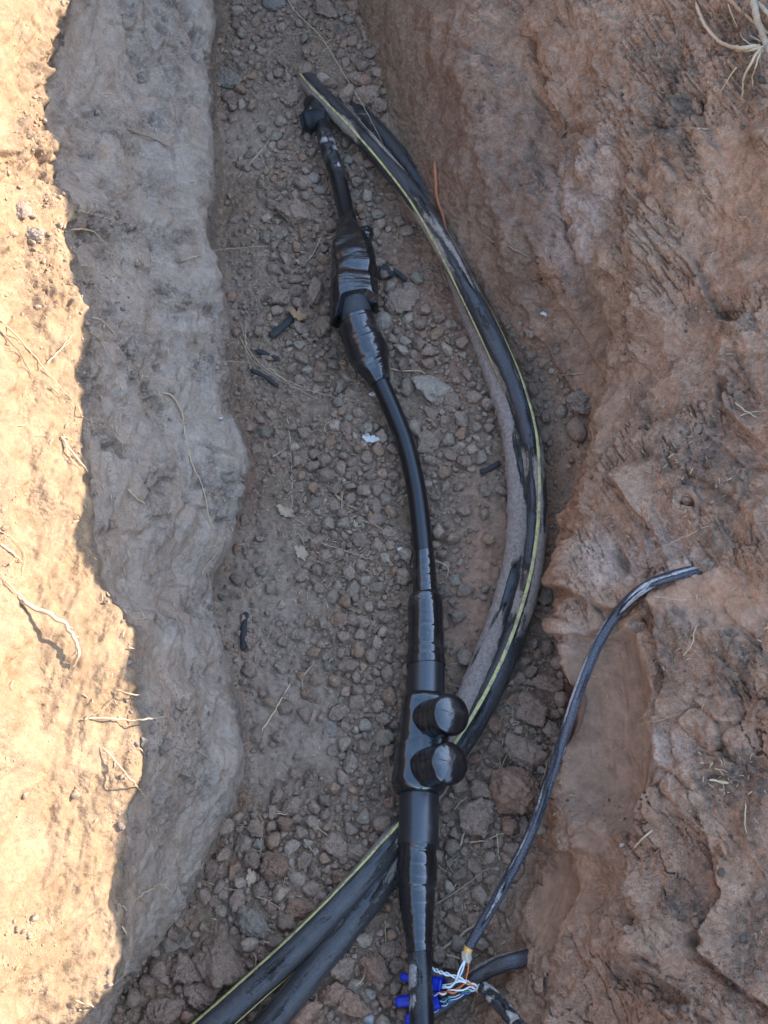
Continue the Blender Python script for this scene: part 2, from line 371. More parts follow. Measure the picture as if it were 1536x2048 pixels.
# short parallel cracks running down to the right
def cracks(ang, sc, ln, th, off):
    c, s = math.cos(R_(ang)), math.sin(R_(ang)); u = (PX * c + PY * s) + 10 * wob2 + 30 * wob; v = -PX * s + PY * c
    nn = fbm(np.stack([u / ln + off, v / sc, v * 0 + off], -1), 3)
    return 1 - sstep(0, th, np.abs(nn))
ca = np.clip(sum(blob(*b) for b in [(1440, 90, 60, 130, -30, .4), (1370, 200, 55, 60, 0, .4), (1440, 190, 50, 70), (1395, 330, 22, 110, -8), (1290, 480, 60, 120, -20), (1240, 250, 40, 90, -20), (1330, 560, 60, 70, -20), (1250, 660, 40, 70), (1230, 930, 30, 60, 10), (1310, 90, 70, 80, -20)]), 0, 1)
cr = cracks(58, 17, 80, .17, 3.3)
D -= rr * np.clip(ca + .35 * sstep(.0, .4, fbm(Wd / .08 + 77, 2)), 0, 1) * .0062 * cr
cr2 = cracks(72, 46, 130, .05, 9.1) * sstep(0, .4, fbm(Wd / .1 + 12, 2))
D -= mR * (1 - calm) * .007 * cr2
def pit(cx, cy, rx, ry, rot, dep):
    global D
    D -= dep * blob(cx, cy, rx, ry, rot, .5, .5)
for a in [(1247, 275, 14, 20, -30, .012), (1300, 350, 10, 22, -10, .008), (1385, 215, 14, 24, -20, .010), (1298, 545, 10, 22, -30, .008), (1265, 640, 14, 22, 0, .012),
          (1235, 1110, 11, 34, -12, .014), (1380, 1010, 16, 8, 10, .012), (1462, 635, 24, 14, 20, .012), (1440, 800, 10, 40, 10, .008), (1268, 610, 14, 12, 0, .010),
          (1290, 640, 12, 20, 0, .006), (1330, 1985, 40, 22, 20, .012), (1275, 1855, 14, 14, 0, .009), (1180, 170, 16, 40, -10, .005), (1130, 60, 12, 30, -10, .006), (1395, 1885, 22, 16, 30, .012),
          (1225, 1520, 6, 18, -20, .005), (1175, 150, 22, 10, 0, .006), (1330, 740, 12, 40, 20, .006), (1480, 560, 14, 10, 0, .007)]: pit(*a)
# bigger shapes of the bank: ledges and blocks
def ridge(pts, wpx, h, side=1):
    """step edge along a line: soil stands h higher on its right hand side, fading within wpx"""
    global D
    best = np.full(PX.shape, 1e9); sg = np.zeros(PX.shape)
    for (x0, y0), (x1, y1) in zip(pts[:-1], pts[1:]):
        dx, dy = x1 - x0, y1 - y0; l2 = dx * dx + dy * dy
        tt = np.clip(((PX - x0) * dx + (PY - y0) * dy) / l2, 0, 1)
        ex, ey = PX - x0 - tt * dx, PY - y0 - tt * dy; d = np.hypot(ex, ey)
        s = np.sign(dx * ey - dy * ex); m = d < best; best = np.where(m, d, best); sg = np.where(m, s, sg)
    dd = (best * sg * side) + 5 * wob + 2.5 * wob2
    h = h * 1.5
    D = D + mR * h * sstep(-2.5, 3.5, dd) * np.exp(-np.clip(dd, 0, None) / wpx) - mR * h * .35 * np.exp(-np.abs(dd + 7) / 9)
ridge([(1308, 1215), (1326, 1300), (1330, 1420), (1318, 1560), (1280, 1650)], 55, .011, -1)
ridge([(1120, 1165), (1180, 1205), (1240, 1225), (1270, 1200)], 60, .009, -1)
ridge([(1340, 740), (1260, 850), (1205, 945), (1180, 1000)], 40, .008, -1)
ridge([(1265, 1750), (1275, 1850), (1285, 1935), (1330, 1960)], 45, .011, -1)
ridge([(1420, 1690), (1450, 1790), (1410, 1860), (1400, 1900), (1470, 1970), (1536, 2010)], 60, .014, -1)
ridge([(1150, 1270), (1215, 1275), (1280, 1240)], 26, .008, -1)
ridge([(1060, 490), (1090, 560), (1150, 640), (1190, 720)], 40, .006, -1)
ridge([(1045, 610), (1110, 720), (1150, 790)], 25, .005, -1)
ridge([(1250, 990), (1300, 1060), (1330, 1120)], 26, .008, -1)
ridge([(1360, 40), (1330, 130), (1385, 210), (1430, 290)], 22, .006, 1)
ridge([(1400, 560), (1440, 640), (1500, 660)], 30, .008, 1)
ridge([(1440, 760), (1455, 830), (1500, 870)], 30, .009, -1)
D -= mR * .034 * scA * sstep(0, .9, 1 - ((PX - 1212) / 100) ** 2 - ((PY - 1450) / 260) ** 2)
vst = fbm(np.stack([PX / 9 + .4 * np.sin(PY / 90), PY / 260, PX * 0 + 2], -1), 3)
D += mR * np.clip(scA + .5 * scB, 0, 1) * (.0011 * vst + .0006 * n20 + .0003 * n6)
vst2 = fbm(np.stack([(PX * .9 + PY * .42) / 8, (PY * .9 - PX * .42) / 200, PX * 0 + 7], -1), 3)
D += mR * np.clip(scB + scD + scE, 0, 1) * (.0016 * vst2 + .0008 * n20)
D += mR * scC * (.001 * fbm(np.stack([PX / 120, PY / 9, PX * 0], -1), 3) + .0008 * n20)
# left bank, shaded face
streak = fbm(np.stack([(PX + .35 * PY) / 30, (PY - .5 * PX) / 120, PX * 0 + 1], -1), 4)
q = fbm(Wd / .05 + 80, 4) * 2.6; ter3 = (np.floor(q) + sstep(.6, 1.0, q - np.floor(q))) / 2.6
rough_l = sstep(-.15, .35, fbm(Wd / .07 + 21, 3))
D += mL * (.005 * n60 + .0012 * n20 + .0030 * streak + .0003 * n6 + .0055 * _r3[worley(Wd / .04 + 3)[2]][..., 0] * rough_l * 0 + .0042 * ter3 * (.35 + .65 * rough_l) + rough_l * .0016 * n6 + rough_l * .0026 * _r3[worley(Wd / .011 + 3)[2]][..., 1] * sstep(0, .4, fbm(Wd / .04 + 8, 2)) - .007 * sstep(.25, .5, fbm(Wd / .022 + 19, 3)) * rough_l)
mid_bulge = blob(330, 1330, 120, 130, 0, .6, .2) + blob(330, 1480, 110, 90, 0, .6, .2)
D += mL * .008 * mid_bulge + mL * .006 * _r3[worley(Wd / .07 + 2)[2]][..., 2] * sstep(0, .12, (lambda w: w[1] - w[0])(worley(Wd / .07 + 2)))
# left bank, sunny shelf
dry = sstep(-.2, .45, fbm(Wd / .06 + 61, 3)) * blob(60, 380, 130, 260, 0, .4, .5)
grain = fbm(Wd / .005 + 3, 1)
D += sunlit * inner * (.008 * n60 + .0016 * n20 + .0006 * n6 + .0034 * streak + .004 * ter3 * (.3 + dry) - .006 * (.25 + dry) * sstep(.3, .5, fbm(Wd / .018 + 19, 3)) + dry * (.008 * (1 - wd1) + .004 * n6 + .006 * _r3[worley(Wd / .016 + 8)[2]][..., 0]))
jag = (1 - sstep(0, .9, np.abs(K - 6)))
D += jag * (.006 * fbm(Wd / .02 + 5, 3) * (.4 + 1.4 * sstep(0, 1, blob(130, 480, 90, 260)))) * 1.0
# floor
bedk = sstep(-.3, .3, fbm(Wd / .05 + 33, 3))
w3, w3b, _ = worley(Wd / .0062)
D += mF * (.006 * fbm(Wd / .12 + 2, 3) + .0022 * n20 + .0007 * n6 + (.08 + .8 * bedk) * .0020 * (1 - w3) + .0012 * grain + .0012 * n6)
D *= inner
G2 = G + N * D[..., None]

# soil colours: soil kinds by place, some light and shade painted in
def C(r, g, b): return np.array([r, g, b])
base = np.zeros((NR, NC, 3))
v60 = np.clip(.5 + .7 * fbm(Wd / .045 + 91, 4) * inner, 0, 1)[..., None]; v15 = np.clip(.5 + .6 * fbm(Wd / .012 + 14, 3) * inner * (1 - sstep(20.8, 21.2, K)) * sstep(2.8, 3.2, K), 0, 1)[..., None]
cR = C(.345, .19, .113) * (1 - v60) + C(.415, .25, .158) * v60; cR = cR * (.82 + .36 * v15)
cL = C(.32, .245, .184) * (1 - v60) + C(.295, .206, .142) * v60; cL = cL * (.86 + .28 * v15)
cS = C(.225, .142, .079) * (1 - v60) + C(.275, .178, .106) * v60; cS = cS * (.84 + .32 * v15)  # same dry soil, darkened here so direct sun does not overexpose it
cF = C(.250, .158, .098) * (1 - v60) + C(.295, .195, .127) * v60; cF = cF * (.84 + .32 * v15)
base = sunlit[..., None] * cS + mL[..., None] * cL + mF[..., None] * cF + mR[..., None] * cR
def paint(m, c, a=1.0):
    global base
    m = (m * a)[..., None]; base = base * (1 - m) + c * (.8 + .4 * v15) * m
hum = C(.15, .104, .074); grey = C(.23, .145, .10); red = C(.37, .185, .10); pale = C(.46, .31, .225); dust = C(.35, .28, .22)
rag = .6
for b in [(1490, 40, 60, 120, -10, .3, rag), (1510, 190, 40, 110, 0, .3, rag), (1335, 150, 28, 90, -40, .3, rag), (1372, 290, 36, 60, -20, .4, rag), (1340, 250, 40, 60, 0, .5, rag), (1370, 900, 62, 80, 10, .3, rag),
          (1440, 960, 60, 60, 0, .4, rag), (1345, 1300, 45, 60, 0, .5, rag), (1470, 1330, 60, 60, 0, .5, rag), (1480, 1560, 75, 60, 10, .3, rag), (1510, 1650, 30, 40, 0, .4, rag), (1370, 1810, 40, 40, 0, .4, rag),
          (1505, 1880, 50, 100, 20, .3, rag), (1300, 1970, 90, 40, 10, .4, rag), (1160, 1600, 40, 40, 0, .5, rag), (1460, 630, 40, 30, 0, .4, rag), (1400, 620, 40, 20, 0, .4, rag), (1480, 780, 30, 60, 0, .5, rag),
          (1390, 1240, 60, 26, 20, .4, rag), (1240, 1640, 60, 40, 0, .5, rag), (1290, 800, 30, 40, 0, .5, rag), (1440, 1080, 50, 30, 0, .4, rag)]:
    m = blob(*b) * mR; paint(m, hum, .35); paint(m * sstep(-.05, .25, n6 + .5 * n20), hum, .6)
for b in [(1060, 430, 150, 160, 0, .5, .4), (960, 300, 100, 220, 0, .5, .3), (1050, 560, 90, 100, 20, .4, .4), (1110, 760, 60, 90, 10, .5, .3)]: paint(blob(*b) * mR, grey, .55)  # shade on the lower right wall, painted in as darker soil
for b in [(1160, 470, 50, 95, 15, .4, .5), (1130, 380, 26, 60, 0, .4, .5), (1205, 330, 40, 60, 0, .5, .5), (1170, 1290, 50, 40, 0, .5, .3), (1340, 1100, 60, 60, 0, .5, .5), (1230, 1130, 60, 60, 0, .5, .5), (1340, 1500, 50, 50, 0, .5, .5)]: paint(blob(*b) * mR, pale, .75)
for b in [(1112, 1000, 26, 180, 0, .4, .3), (1120, 1800, 50, 110, 24, .4, .3), (1100, 560, 30, 40, 0, .5, .5), (1080, 130, 20, 90, -10, .4, .5), (1270, 1240, 30, 20, 0, .5, .3), (1100, 1640, 30, 60, 20, .5, .3), (1030, 1930, 50, 40, 0, .5, .3),
          (1330, 790, 26, 60, 0, .5, .4), (1240, 1440, 26, 220, 0, .6, .2), (1430, 1190, 90, 30, 0, .5, .4), (1400, 1950, 60, 40, 0, .5, .5), (1460, 1720, 40, 60, 0, .5, .4), (1170, 1000, 40, 90, 15, .5, .5), (1500, 460, 60, 200, 0, .6, .5)]: paint(blob(*b), red, .55)
paint(blob(1190, 760, 60, 220, 14, .4, .2) * mR, C(.33, .19, .11), .6)
for b in [(955, 1170, 70, 170, 12, .5, .3), (900, 650, 80, 130, 20, .4, .3), (830, 480, 60, 130, 20, .5, .3)]: paint(blob(*b), C(.29, .155, .095), .75)
paint(scA * mR, C(.29, .175, .11), .65); paint(scB * mR, C(.33, .18, .10), .5)
paint(blob(490, 960, 40, 120, 0, .5, .3) * mF, C(.23, .125, .085), .8)
for b in [(520, 1230, 120, 200, 0, .5, .3), (480, 600, 40, 90, 0, .5, .3), (500, 280, 70, 60, 0, .5, .3), (560, 1460, 130, 120, 10, .5, .3)]: paint(blob(*b) * mF, C(.272, .188, .130), .8)
paint(mL * sstep(.1, .6, streak) * .8, C(.305, .237, .180), .7)
paint(mL * (1 - sstep(.2, .5, np.abs(K - 10.4))), C(.33, .26, .20), .6)
paint(mL * rough_l * sstep(0, .5, n20), C(.21, .145, .11), .5)
paint(sunlit * dry * sstep(0, .4, n20), C(.22, .14, .09), .6)
paint(blob(0, 1010, 30, 120, 0, .4, .5) * sunlit, C(.22, .14, .09), .6)
# far ground round the trench
far = 1 - inner; paint(far, C(.36, .24, .16), 1)
softm = np.clip(mR * calm * .6 + mL * (.42 - .35 * rough_l) + sunlit * .45 + mF * np.clip(blob(520, 1230, 120, 200, 0, .5, .3) + blob(560, 1460, 130, 120, 10, .5, .3) + blob(500, 280, 70, 60, 0, .5, .3) + blob(955, 1170, 70, 170, 12, .5, .3), 0, 1) * .5, 0, 1)
base = np.concatenate([base, (1 - softm)[..., None]], -1)

M_g = [M_ground]
def sub(c0, c1, name, nm):
    V = G2[:, c0:c1 + 1].reshape(-1, 3); nc = c1 - c0 + 1
    me = mesh_np(nm, V, grid_faces(NR, nc)[:, ::-1] if False else grid_faces(NR, nc), True, base[:, c0:c1 + 1].reshape(-1, 4))
    return add(name, me, M_ground, kind='structure')
cA = int(np.argmin(np.abs(colk - 12.5))); cB = int(np.argmin(np.abs(colk - 16)))
sub(0, cA, 'bank_left', 'bank_left'); sub(cA, cB, 'trench_floor', 'trench_floor'); sub(cB, NC - 1, 'bank_right', 'bank_right')
# ray lookup on the finished ground
step = 1
Vb = G2.reshape(-1, 3); Fb = grid_faces(NR, NC)
bvh = BVHTree.FromPolygons(Vb.tolist(), Fb.tolist())
O = Vector((0, 0, CAM_H))
def hit(px, py):
    loc, nor, _, _ = bvh.ray_cast(O, ray(px, py))
    if loc is None: return Vector(unproj(px, py, 0.)), Vector((0, 0, 1))
    if nor.dot(ray(px, py)) > 0: nor = -nor
    return loc, nor

# ------------------------------------------------------------------ tubes along a path
def spline(pts, n_per=14):
    p = np.asarray(pts, float); p = np.vstack([2 * p[0] - p[1], p, 2 * p[-1] - p[-2]]); out = []
    for i in range(1, len(p) - 2):
        t = np.linspace(0, 1, n_per, endpoint=False)[:, None]
        out.append(.5 * ((2 * p[i]) + (-p[i - 1] + p[i + 1]) * t + (2 * p[i - 1] - 5 * p[i] + 4 * p[i + 1] - p[i + 2]) * t ** 2 + (-p[i - 1] + 3 * p[i] - 3 * p[i + 1] + p[i + 2]) * t ** 3))
    out.append(p[-2][None]); return np.concatenate(out)
class Path:
    def __init__(s, pts, n_per=14):
        s.p = spline(pts, n_per); d = np.linalg.norm(np.diff(s.p, axis=0), axis=1); s.s = np.concatenate([[0], np.cumsum(d)]); s.len = s.s[-1]
        T = np.gradient(s.p, axis=0); T /= np.linalg.norm(T, axis=1)[:, None] + 1e-12; s.T = T
        U = np.array([0, 0, 1.]); N_ = []
        for t in T:
            n = U - t * U.dot(t)
            if np.linalg.norm(n) < .25: n = (N_[-1] if N_ else np.array([0, 1., 0])) ; n = n - t * n.dot(t)
            N_.append(n / np.linalg.norm(n))
        s.N = np.array(N_)
    def at(s, q):
        q = np.asarray(q, float); f = lambda A: np.stack([np.interp(q, s.s, A[:, i]) for i in range(3)], -1)
        e = np.clip(q, 0, s.len); P0 = f(s.p); T = f(s.T); T /= np.linalg.norm(T, axis=-1)[..., None]
        Nn = f(s.N); Nn = Nn - T * (Nn * T).sum(-1)[..., None]; Nn /= np.linalg.norm(Nn, axis=-1)[..., None]
        return P0 + T * (q - e)[..., None], T, Nn, np.cross(T, Nn)
    def s_at_py(s, py):
        _, y = proj(s.p); return float(np.interp(py, y, s.s)) if y[-1] > y[0] else float(np.interp(-py, -y, s.s))
def tube(name, path, s0, s1, rf, ns=28, step=.002, caps=True, th=None, col=None, flat=1.0):
    """rf(s, theta) -> radius; theta 0 is straight up. s1/s0 may be functions of theta. th=(a,b) keeps only a strip"""
    ang = np.linspace(0, 2 * math.pi, ns, endpoint=False) if th is None else np.linspace(th[0], th[1], ns)
    a0 = s0(ang) if callable(s0) else np.full(ns, s0); a1 = s1(ang) if callable(s1) else np.full(ns, s1)
    n = max(3, int(np.max(a1 - a0) / step)); t = np.linspace(0, 1, n)[:, None]
    S = a0[None] * (1 - t) + a1[None] * t; A = np.broadcast_to(ang[None], S.shape)
    P0, T, Nn, B = path.at(S); r = rf(S, A) * np.ones_like(S)
    V = P0 + r[..., None] * (np.cos(A)[..., None] * Nn * flat + np.sin(A)[..., None] * B)
    V = V.reshape(-1, 3); F = grid_faces(n, ns, th is None)
    uv = np.stack([A / (2 * math.pi), S], -1).reshape(-1, 2)
    c = (col(S, A, V.reshape(n, ns, 3)) if col is not None else np.zeros(S.shape)).reshape(-1, 1) * np.ones((1, 3))
    if caps and th is None:
        r0 = np.arange(ns); nv = len(V)
        V = np.vstack([V, V[:ns].mean(0), V[-ns:].mean(0)]); uv = np.vstack([uv, uv[0], uv[-1]]); c = np.vstack([c, c[0], c[-1]])
        nx = (r0 + 1) % ns; b_ = (n - 1) * ns
        F = np.vstack([F, np.stack([r0, nx, np.full(ns, nv), np.full(ns, nv)], -1)[:, [0, 1, 2, 2]] * 1, np.stack([b_ + nx, b_ + r0, np.full(ns, nv + 1), np.full(ns, nv + 1)], -1)])
        quad = F[:-2 * ns]; tri = F[-2 * ns:, :3]
        return mesh_mixed(name, V, quad, tri, uv, c)
    return mesh_np(name, V, F, True, c, uv)
def mesh_mixed(name, V, Q, T, uv, c):
    me = bpy.data.meshes.new(name); me.from_pydata(V.tolist(), [], Q.tolist() + T.tolist()); me.update()
    me.polygons.foreach_set('use_smooth', np.concatenate([np.ones(len(Q), bool), np.zeros(len(T), bool)]))
    a = me.color_attributes.new('Col', 'FLOAT_COLOR', 'POINT'); cc = np.ones((len(V), 4), np.float32); cc[:, :3] = c; a.data.foreach_set('color', cc.ravel())
    l = me.uv_layers.new(name='UVMap'); idx = np.concatenate([Q.ravel(), T.ravel()]); l.data.foreach_set('uv', np.ascontiguousarray(uv[idx], np.float32).ravel())
    return me
def pth(rows, n_per=14): a = np.array(rows, float); return Path(unproj(a[:, 0], a[:, 1], a[:, 2]), n_per)

# ------------------------------------------------------------------ the big cables
def mud_field(lo=-.1, hi=.4, sc=.05, side=0, bias=0):
    """where mud sticks: low noise along the cable, more on the underside"""
    def f(S, A, V): return np.clip(.42 + 1.0 * fbm(np.stack([np.cos(A) * .9 + 7, np.sin(A) * .9, S / .11], -1), 2) + bias + side * (-np.cos(A)) + .3 * np.sin(A) ** 4, 0, 1)
    return f
def rcable(R, seed=0, lump=.0):
    def f(S, A):
        p = np.stack([np.cos(A) * .4 + seed, np.sin(A) * .4, S / .03], -1)
        return R * (1 + .012 * perlin(p)) + lump * np.clip(fbm(p * np.array([2.5, 2.5, 3.5]) + 3, 3) + .05, 0, 1) * (.6 - .4 * np.cos(A))
    return f
A_rows = [(585, 122, -.045), (612, 158, -.006), (640, 190, .014), (700, 249, .026), (770, 325, .034), (838, 410, .042), (893, 500, .044), (945, 600, .040), (990, 690, .034), (1030, 780, .028), (1058, 870, .024), (1069, 960, .022), (1071, 1050, .021), (1062, 1140, .021), (1040, 1230, .021), (1008, 1320, .020), (968, 1405, .018), (925, 1482, .015), (862, 1580, .012), (790, 1680, .014), (700, 1785, .018), (600, 1888, .020), (505, 1976, .020), (420, 2052, .020), (250, 2200, .02), (0, 2400, .0)]
B_rows = [(640, 130, -.05), (672, 178, -.022), (715, 222, -.008), (775, 285, .002), (840, 372, .007), (880, 460, .010), (915, 560, .010), (955, 660, .010), (990, 750, .012), (1020, 845, .014), (1034, 940, .016), (1037, 1040, .018), (1028, 1130, .019), (1003, 1225, .019), (968, 1320, .018), (935, 1400, .017), (905, 1475, .014), (860, 1565, .006), (812, 1660, .004), (765, 1762, .010), (700, 1850, .014), (620, 1950, .016), (545, 2042, .017), (430, 2180, .015), (300, 2350, -.01)]
pA = pth(A_rows, 20); pB = pth(B_rows, 20)
RA = .0132; RB = .0128
tA = empty('striped_cable', pA.at([.1])[0][0], 'black cable with yellow green stripe, curving along the right side to the lower left corner', 'cable')
sA_mid = pA.s_at_py(1560)
part('jacket', tube('jacket', pA, 0, sA_mid, rcable(RA, 1, .0012), 32, .0025, True, None, mud_field(side=.15, bias=-.05)), M_jacket, tA)
part('jacket', tube('jacket', pA, sA_mid, pA.len, rcable(RA, 2, .001), 32, .0025, True, None, mud_field(side=.25, bias=-.1)), M_lower, tA, 'scuffed grey black lower stretch of the cable jacket')
tB = empty('muddy_cable', pB.at([.1])[0][0], 'black cable caked in pale brown mud lying left of the striped cable', 'cable')
sB_mid = pB.s_at_py(1560); sB_cl = pB.s_at_py(600)
part('jacket', tube('jacket', pB, 0, sB_mid, rcable(RB, 5, .0032), 36, .002, True, None, lambda S, A, V: np.clip(.62 + .8 * fbm(np.stack([np.cos(A), np.sin(A), S / .09], -1), 2) + .40 * np.sin(A + .2) , 0, 1) * (.25 + .75 * sstep(sB_cl - .2, sB_cl + .05, S))), M_muddy, tB)
part('jacket', tube('jacket', pB, sB_mid, pB.len, rcable(RB, 6, .001), 32, .0025, True, None, mud_field(side=.25, bias=-.05)), M_lower, tB, 'cleaner grey black lower stretch of the cable jacket')
def stripe(path, s0, s1, ctr, wid, R, parent):
    """a stripe that wanders slowly round the cable: ctr(s) is its angle"""
    n = int((s1 - s0) / .003); S = np.linspace(s0, s1, n)[:, None] * np.ones((1, 5)); off = np.linspace(-1, 1, 5)[None]
    A = ctr(S) + off * wid / R * (1 + .15 * perlin(np.stack([S / .01, off * 0 + S * 0, S * 0], -1)))
    P0, T, Nn, B = path.at(S); r = R * 1.012 + .0011 + .00025 * (1 - off ** 2)
    V = P0 + r[..., None] * (np.cos(A)[..., None] * Nn + np.sin(A)[..., None] * B)
    me = mesh_np('stripe', V.reshape(-1, 3), grid_faces(n, 5)[:, ::-1]); part('stripe', me, M_stripe, parent)
M_stripe, _t, _b = newmat('yellow green stripe')
_co = nd(_t, 'ShaderNodeNewGeometry').outputs['Position']; _n = noise(_t, _co, 120, 6, .75); _m = ramp(_t, _n, .46, .60)
_t.links.new(mixc(_t, mathn(_t, 'MULTIPLY', _m, .8), (.56, .46, .17), (.24, .17, .12)), _b.inputs['Base Color']); _b.inputs['Roughness'].default_value = .6
def knots(path, kv):
    ss = [path.s_at_py(k) for k, _ in kv]; vv = [R_(v) for _, v in kv]; return lambda S: np.interp(S, ss, vv)
# + angle = left seen looking down the cable's run, i.e. image right for a cable running down the picture
stripe(pA, pA.s_at_py(150), pA.s_at_py(760), knots(pA, [(150, 36), (250, 38), (400, 50), (560, 64), (760, 80)]), .0013, RA, tA)
stripe(pA, pA.s_at_py(520), pA.s_at_py(1560), knots(pA, [(520, -84), (600, -74), (700, -54), (800, -34), (900, -22), (1000, -10), (1100, 0), (1250, 5), (1400, 10), (1500, 20), (1560, 20)]), .0017, RA, tA)
stripe(pA, pA.s_at_py(1640), pA.s_at_py(2200), knots(pA, [(1640, 20), (1700, 34), (1800, 42), (1900, 46), (2048, 48), (2200, 48)]), .0016, RA, tA)
stripe(pA, pA.s_at_py(1900), pA.s_at_py(2200), knots(pA, [(1900, -100), (1960, -76), (2048, -70), (2200, -66)]), .0010, RA, tA)

# ------------------------------------------------------------------ the spliced, taped main cable
M_rows = [(622, 205, .010), (640, 232, .020), (654, 288, .022), (675, 350, .022), (690, 415, .026), (701, 478, .038), (708, 540, .044), (708, 600, .046), (716, 650, .042), (735, 705, .034), (757, 757, .026), (785, 820, .021), (812, 890, .020), (831, 970, .020), (843, 1060, .021), (849, 1140, .022), (851, 1215, .024), (852, 1300, .027), (851, 1390, .029), (845, 1480, .031), (839, 1580, .032), (837, 1660, .032), (834, 1730, .032), (834, 1800, .033), (837, 1870, .035), (841, 1950, .039), (844, 2050, .044), (849, 2300, .05)]
pM = pth(M_rows, 20); RM = .0111; sy = pM.s_at_py
tM = empty('spliced_cable', pM.at([.5])[0][0], 'thick black cable with taped splices and two-capped connector down the middle of the trench', 'cable')
part('cable', tube('cable', pM, 0, pM.len, rcable(RM, 9), 36, .0025, True, None, lambda S, A, V: np.clip(.4 + 1.3 * fbm(V / .03, 2), 0, 1) * np.clip((S < sy(365)) * 1.0 + sstep(sy(1880), sy(1940), S) * .9 * (.6 + .6 * np.sin(A)) + .05, 0, 1)), M_main, tM)
def wraps(R, s_a, s_b, pitch=.009, amp=.0006, tilt=.003, lump=.0008, seed=0, prof=None, ls=.016, wk=.00022):
    def f(S, A):
        ph = (S + tilt * np.sin(A + seed) + .002 * perlin(np.stack([np.cos(A), np.sin(A), S / .01 + seed], -1))) / pitch; fr = ph - np.floor(ph)
        p = np.stack([np.cos(A) * 1.3 + seed, np.sin(A) * 1.3, S / ls], -1)
        wr = perlin(np.stack([np.cos(A) * 1.6 + seed, np.sin(A) * 1.6, S / .0032], -1))
        b = prof(S) if prof else R
        return b + amp * (sstep(0, .10, fr) - fr) + lump * perlin(p) + wk * wr
    return f
def profile(kv): ss = [sy(k) for k, _ in kv]; vv = [v for _, v in kv]; return lambda S: np.interp(S, ss, vv)
# upper splice
pr1 = profile([(440, .0120), (458, .0135), (474, .0180), (492, .0225), (520, .0258), (560, .0275), (600, .0282), (640, .0272), (670, .026)])
def hood_end(a): return sy(604) + .026 * sstep(.45, 1, np.sin(a)) + .0015 * np.sin(3 * a) + .010 * sstep(.2, 1, -np.cos(a)) + .012 * sstep(.6, 1, -np.sin(a))
def hoodr(S, A):
    b = wraps(0, 0, 0, .026, .0005, .014, .0026, 2, pr1, .030, .00008)(S, A)
    fold = .0016 * np.exp(-((A - 5.5 + 3 * (S - sy(560))) / .12) ** 2) + .0014 * np.exp(-((A - .8 + 4 * (S - sy(560))) / .10) ** 2)
    return b * (1 + .07 * np.abs(np.sin(A)) - .12 * np.cos(A) ** 2) + .0020 * np.exp(-((S - sy(525)) / .010) ** 2) * np.cos(A) - .0022 * np.exp(-((S - sy(560)) / .006) ** 2) + fold + .0012 * perlin(np.stack([np.cos(A) * 1.6, np.sin(A) * 1.6, S / .018 + 5], -1))
part('tape_hood', tube('tape_hood', pM, lambda a: sy(440) + .004 * np.sin(2 * a), hood_end, hoodr, 72, .0012, True), M_tape, tM, 'loose glossy tape hood over the upper splice, open at its lower end')
lug = Path([*(pM.at([sy(492)])[0] + np.array([.010, 0, -.002])), ] and [pM.at([sy(500)])[0][0] + np.array([.012, .0, .0]), pM.at([sy(480)])[0][0] + np.array([.019, .004, .001]), pM.at([sy(466)])[0][0] + np.array([.022, .006, -.002])], 10)
part('tape_flap', tube('tape_flap', lug, 0, lug.len, lambda S, A: .0095 + .0018 * perlin(np.stack([np.cos(A) * 2.5, np.sin(A) * 2.5, S / .006], -1)) - .002 * sstep(lug.len * .7, lug.len, S), 40, .0012), M_tape, tM)
part('sleeve', tube('sleeve', pM, sy(560), sy(662), lambda S, A: .0205 - .0008 * (S - sy(560)) / .05 + 0 * A, 40, .002), M_matte, tM, 'dull grey end of the splice sleeve below the tape hood')
pr2 = profile([(634, .0212), (650, .0222), (662, .0212), (680, .0232), (700, .0250), (715, .0248), (730, .0210), (745, .0165), (758, .0135), (766, .0120)])
part('tape_wrap', tube('tape_wrap', pM, lambda a: sy(634) + .003 * np.sin(a + 1), sy(766), wraps(0, 0, 0, .0085, .0006, .003, .0012, 4, pr2), 64, .0009), M_tape, tM, 'ridged glossy tape bulge at the lower end of the upper splice')
# lower splice
pr3 = profile([(1105, .0115), (1125, .0122), (1150, .0124), (1165, .0131), (1193, .0132)])
part('tape_wrap', tube('tape_wrap', pM, lambda a: sy(1105) + .002 * np.sin(a), sy(1196), wraps(0, 0, 0, .011, .0005, .001, .0002, 6, pr3), 56, .001), M_tape2, tM, 'thin smooth tape on the cable above the long sleeve')
def pr4(S): return np.interp(S, [sy(1190), sy(1194), sy(1203), sy(1290), sy(1294), sy(1300), sy(1335)], [.0150, .0172, .0185, .0188, .0186, .0196, .0200])
part('tape_wrap', tube('tape_wrap', pM, lambda a: sy(1190) + .0012 * np.sin(2 * a), lambda a: sy(1333) + .001 * np.sin(a), wraps(0, 0, 0, .030, .0007, .002, .0003, 8, pr4), 64, .001), M_tape2, tM, 'glossy taped upper collar of the long sleeve')
part('sleeve', tube('sleeve', pM, sy(1320), sy(1690), lambda S, A: .0196 + .00008 * np.sin(S * 900) + 0 * A, 56, .002), M_sleeve, tM, 'long satin black sleeve through the connector')
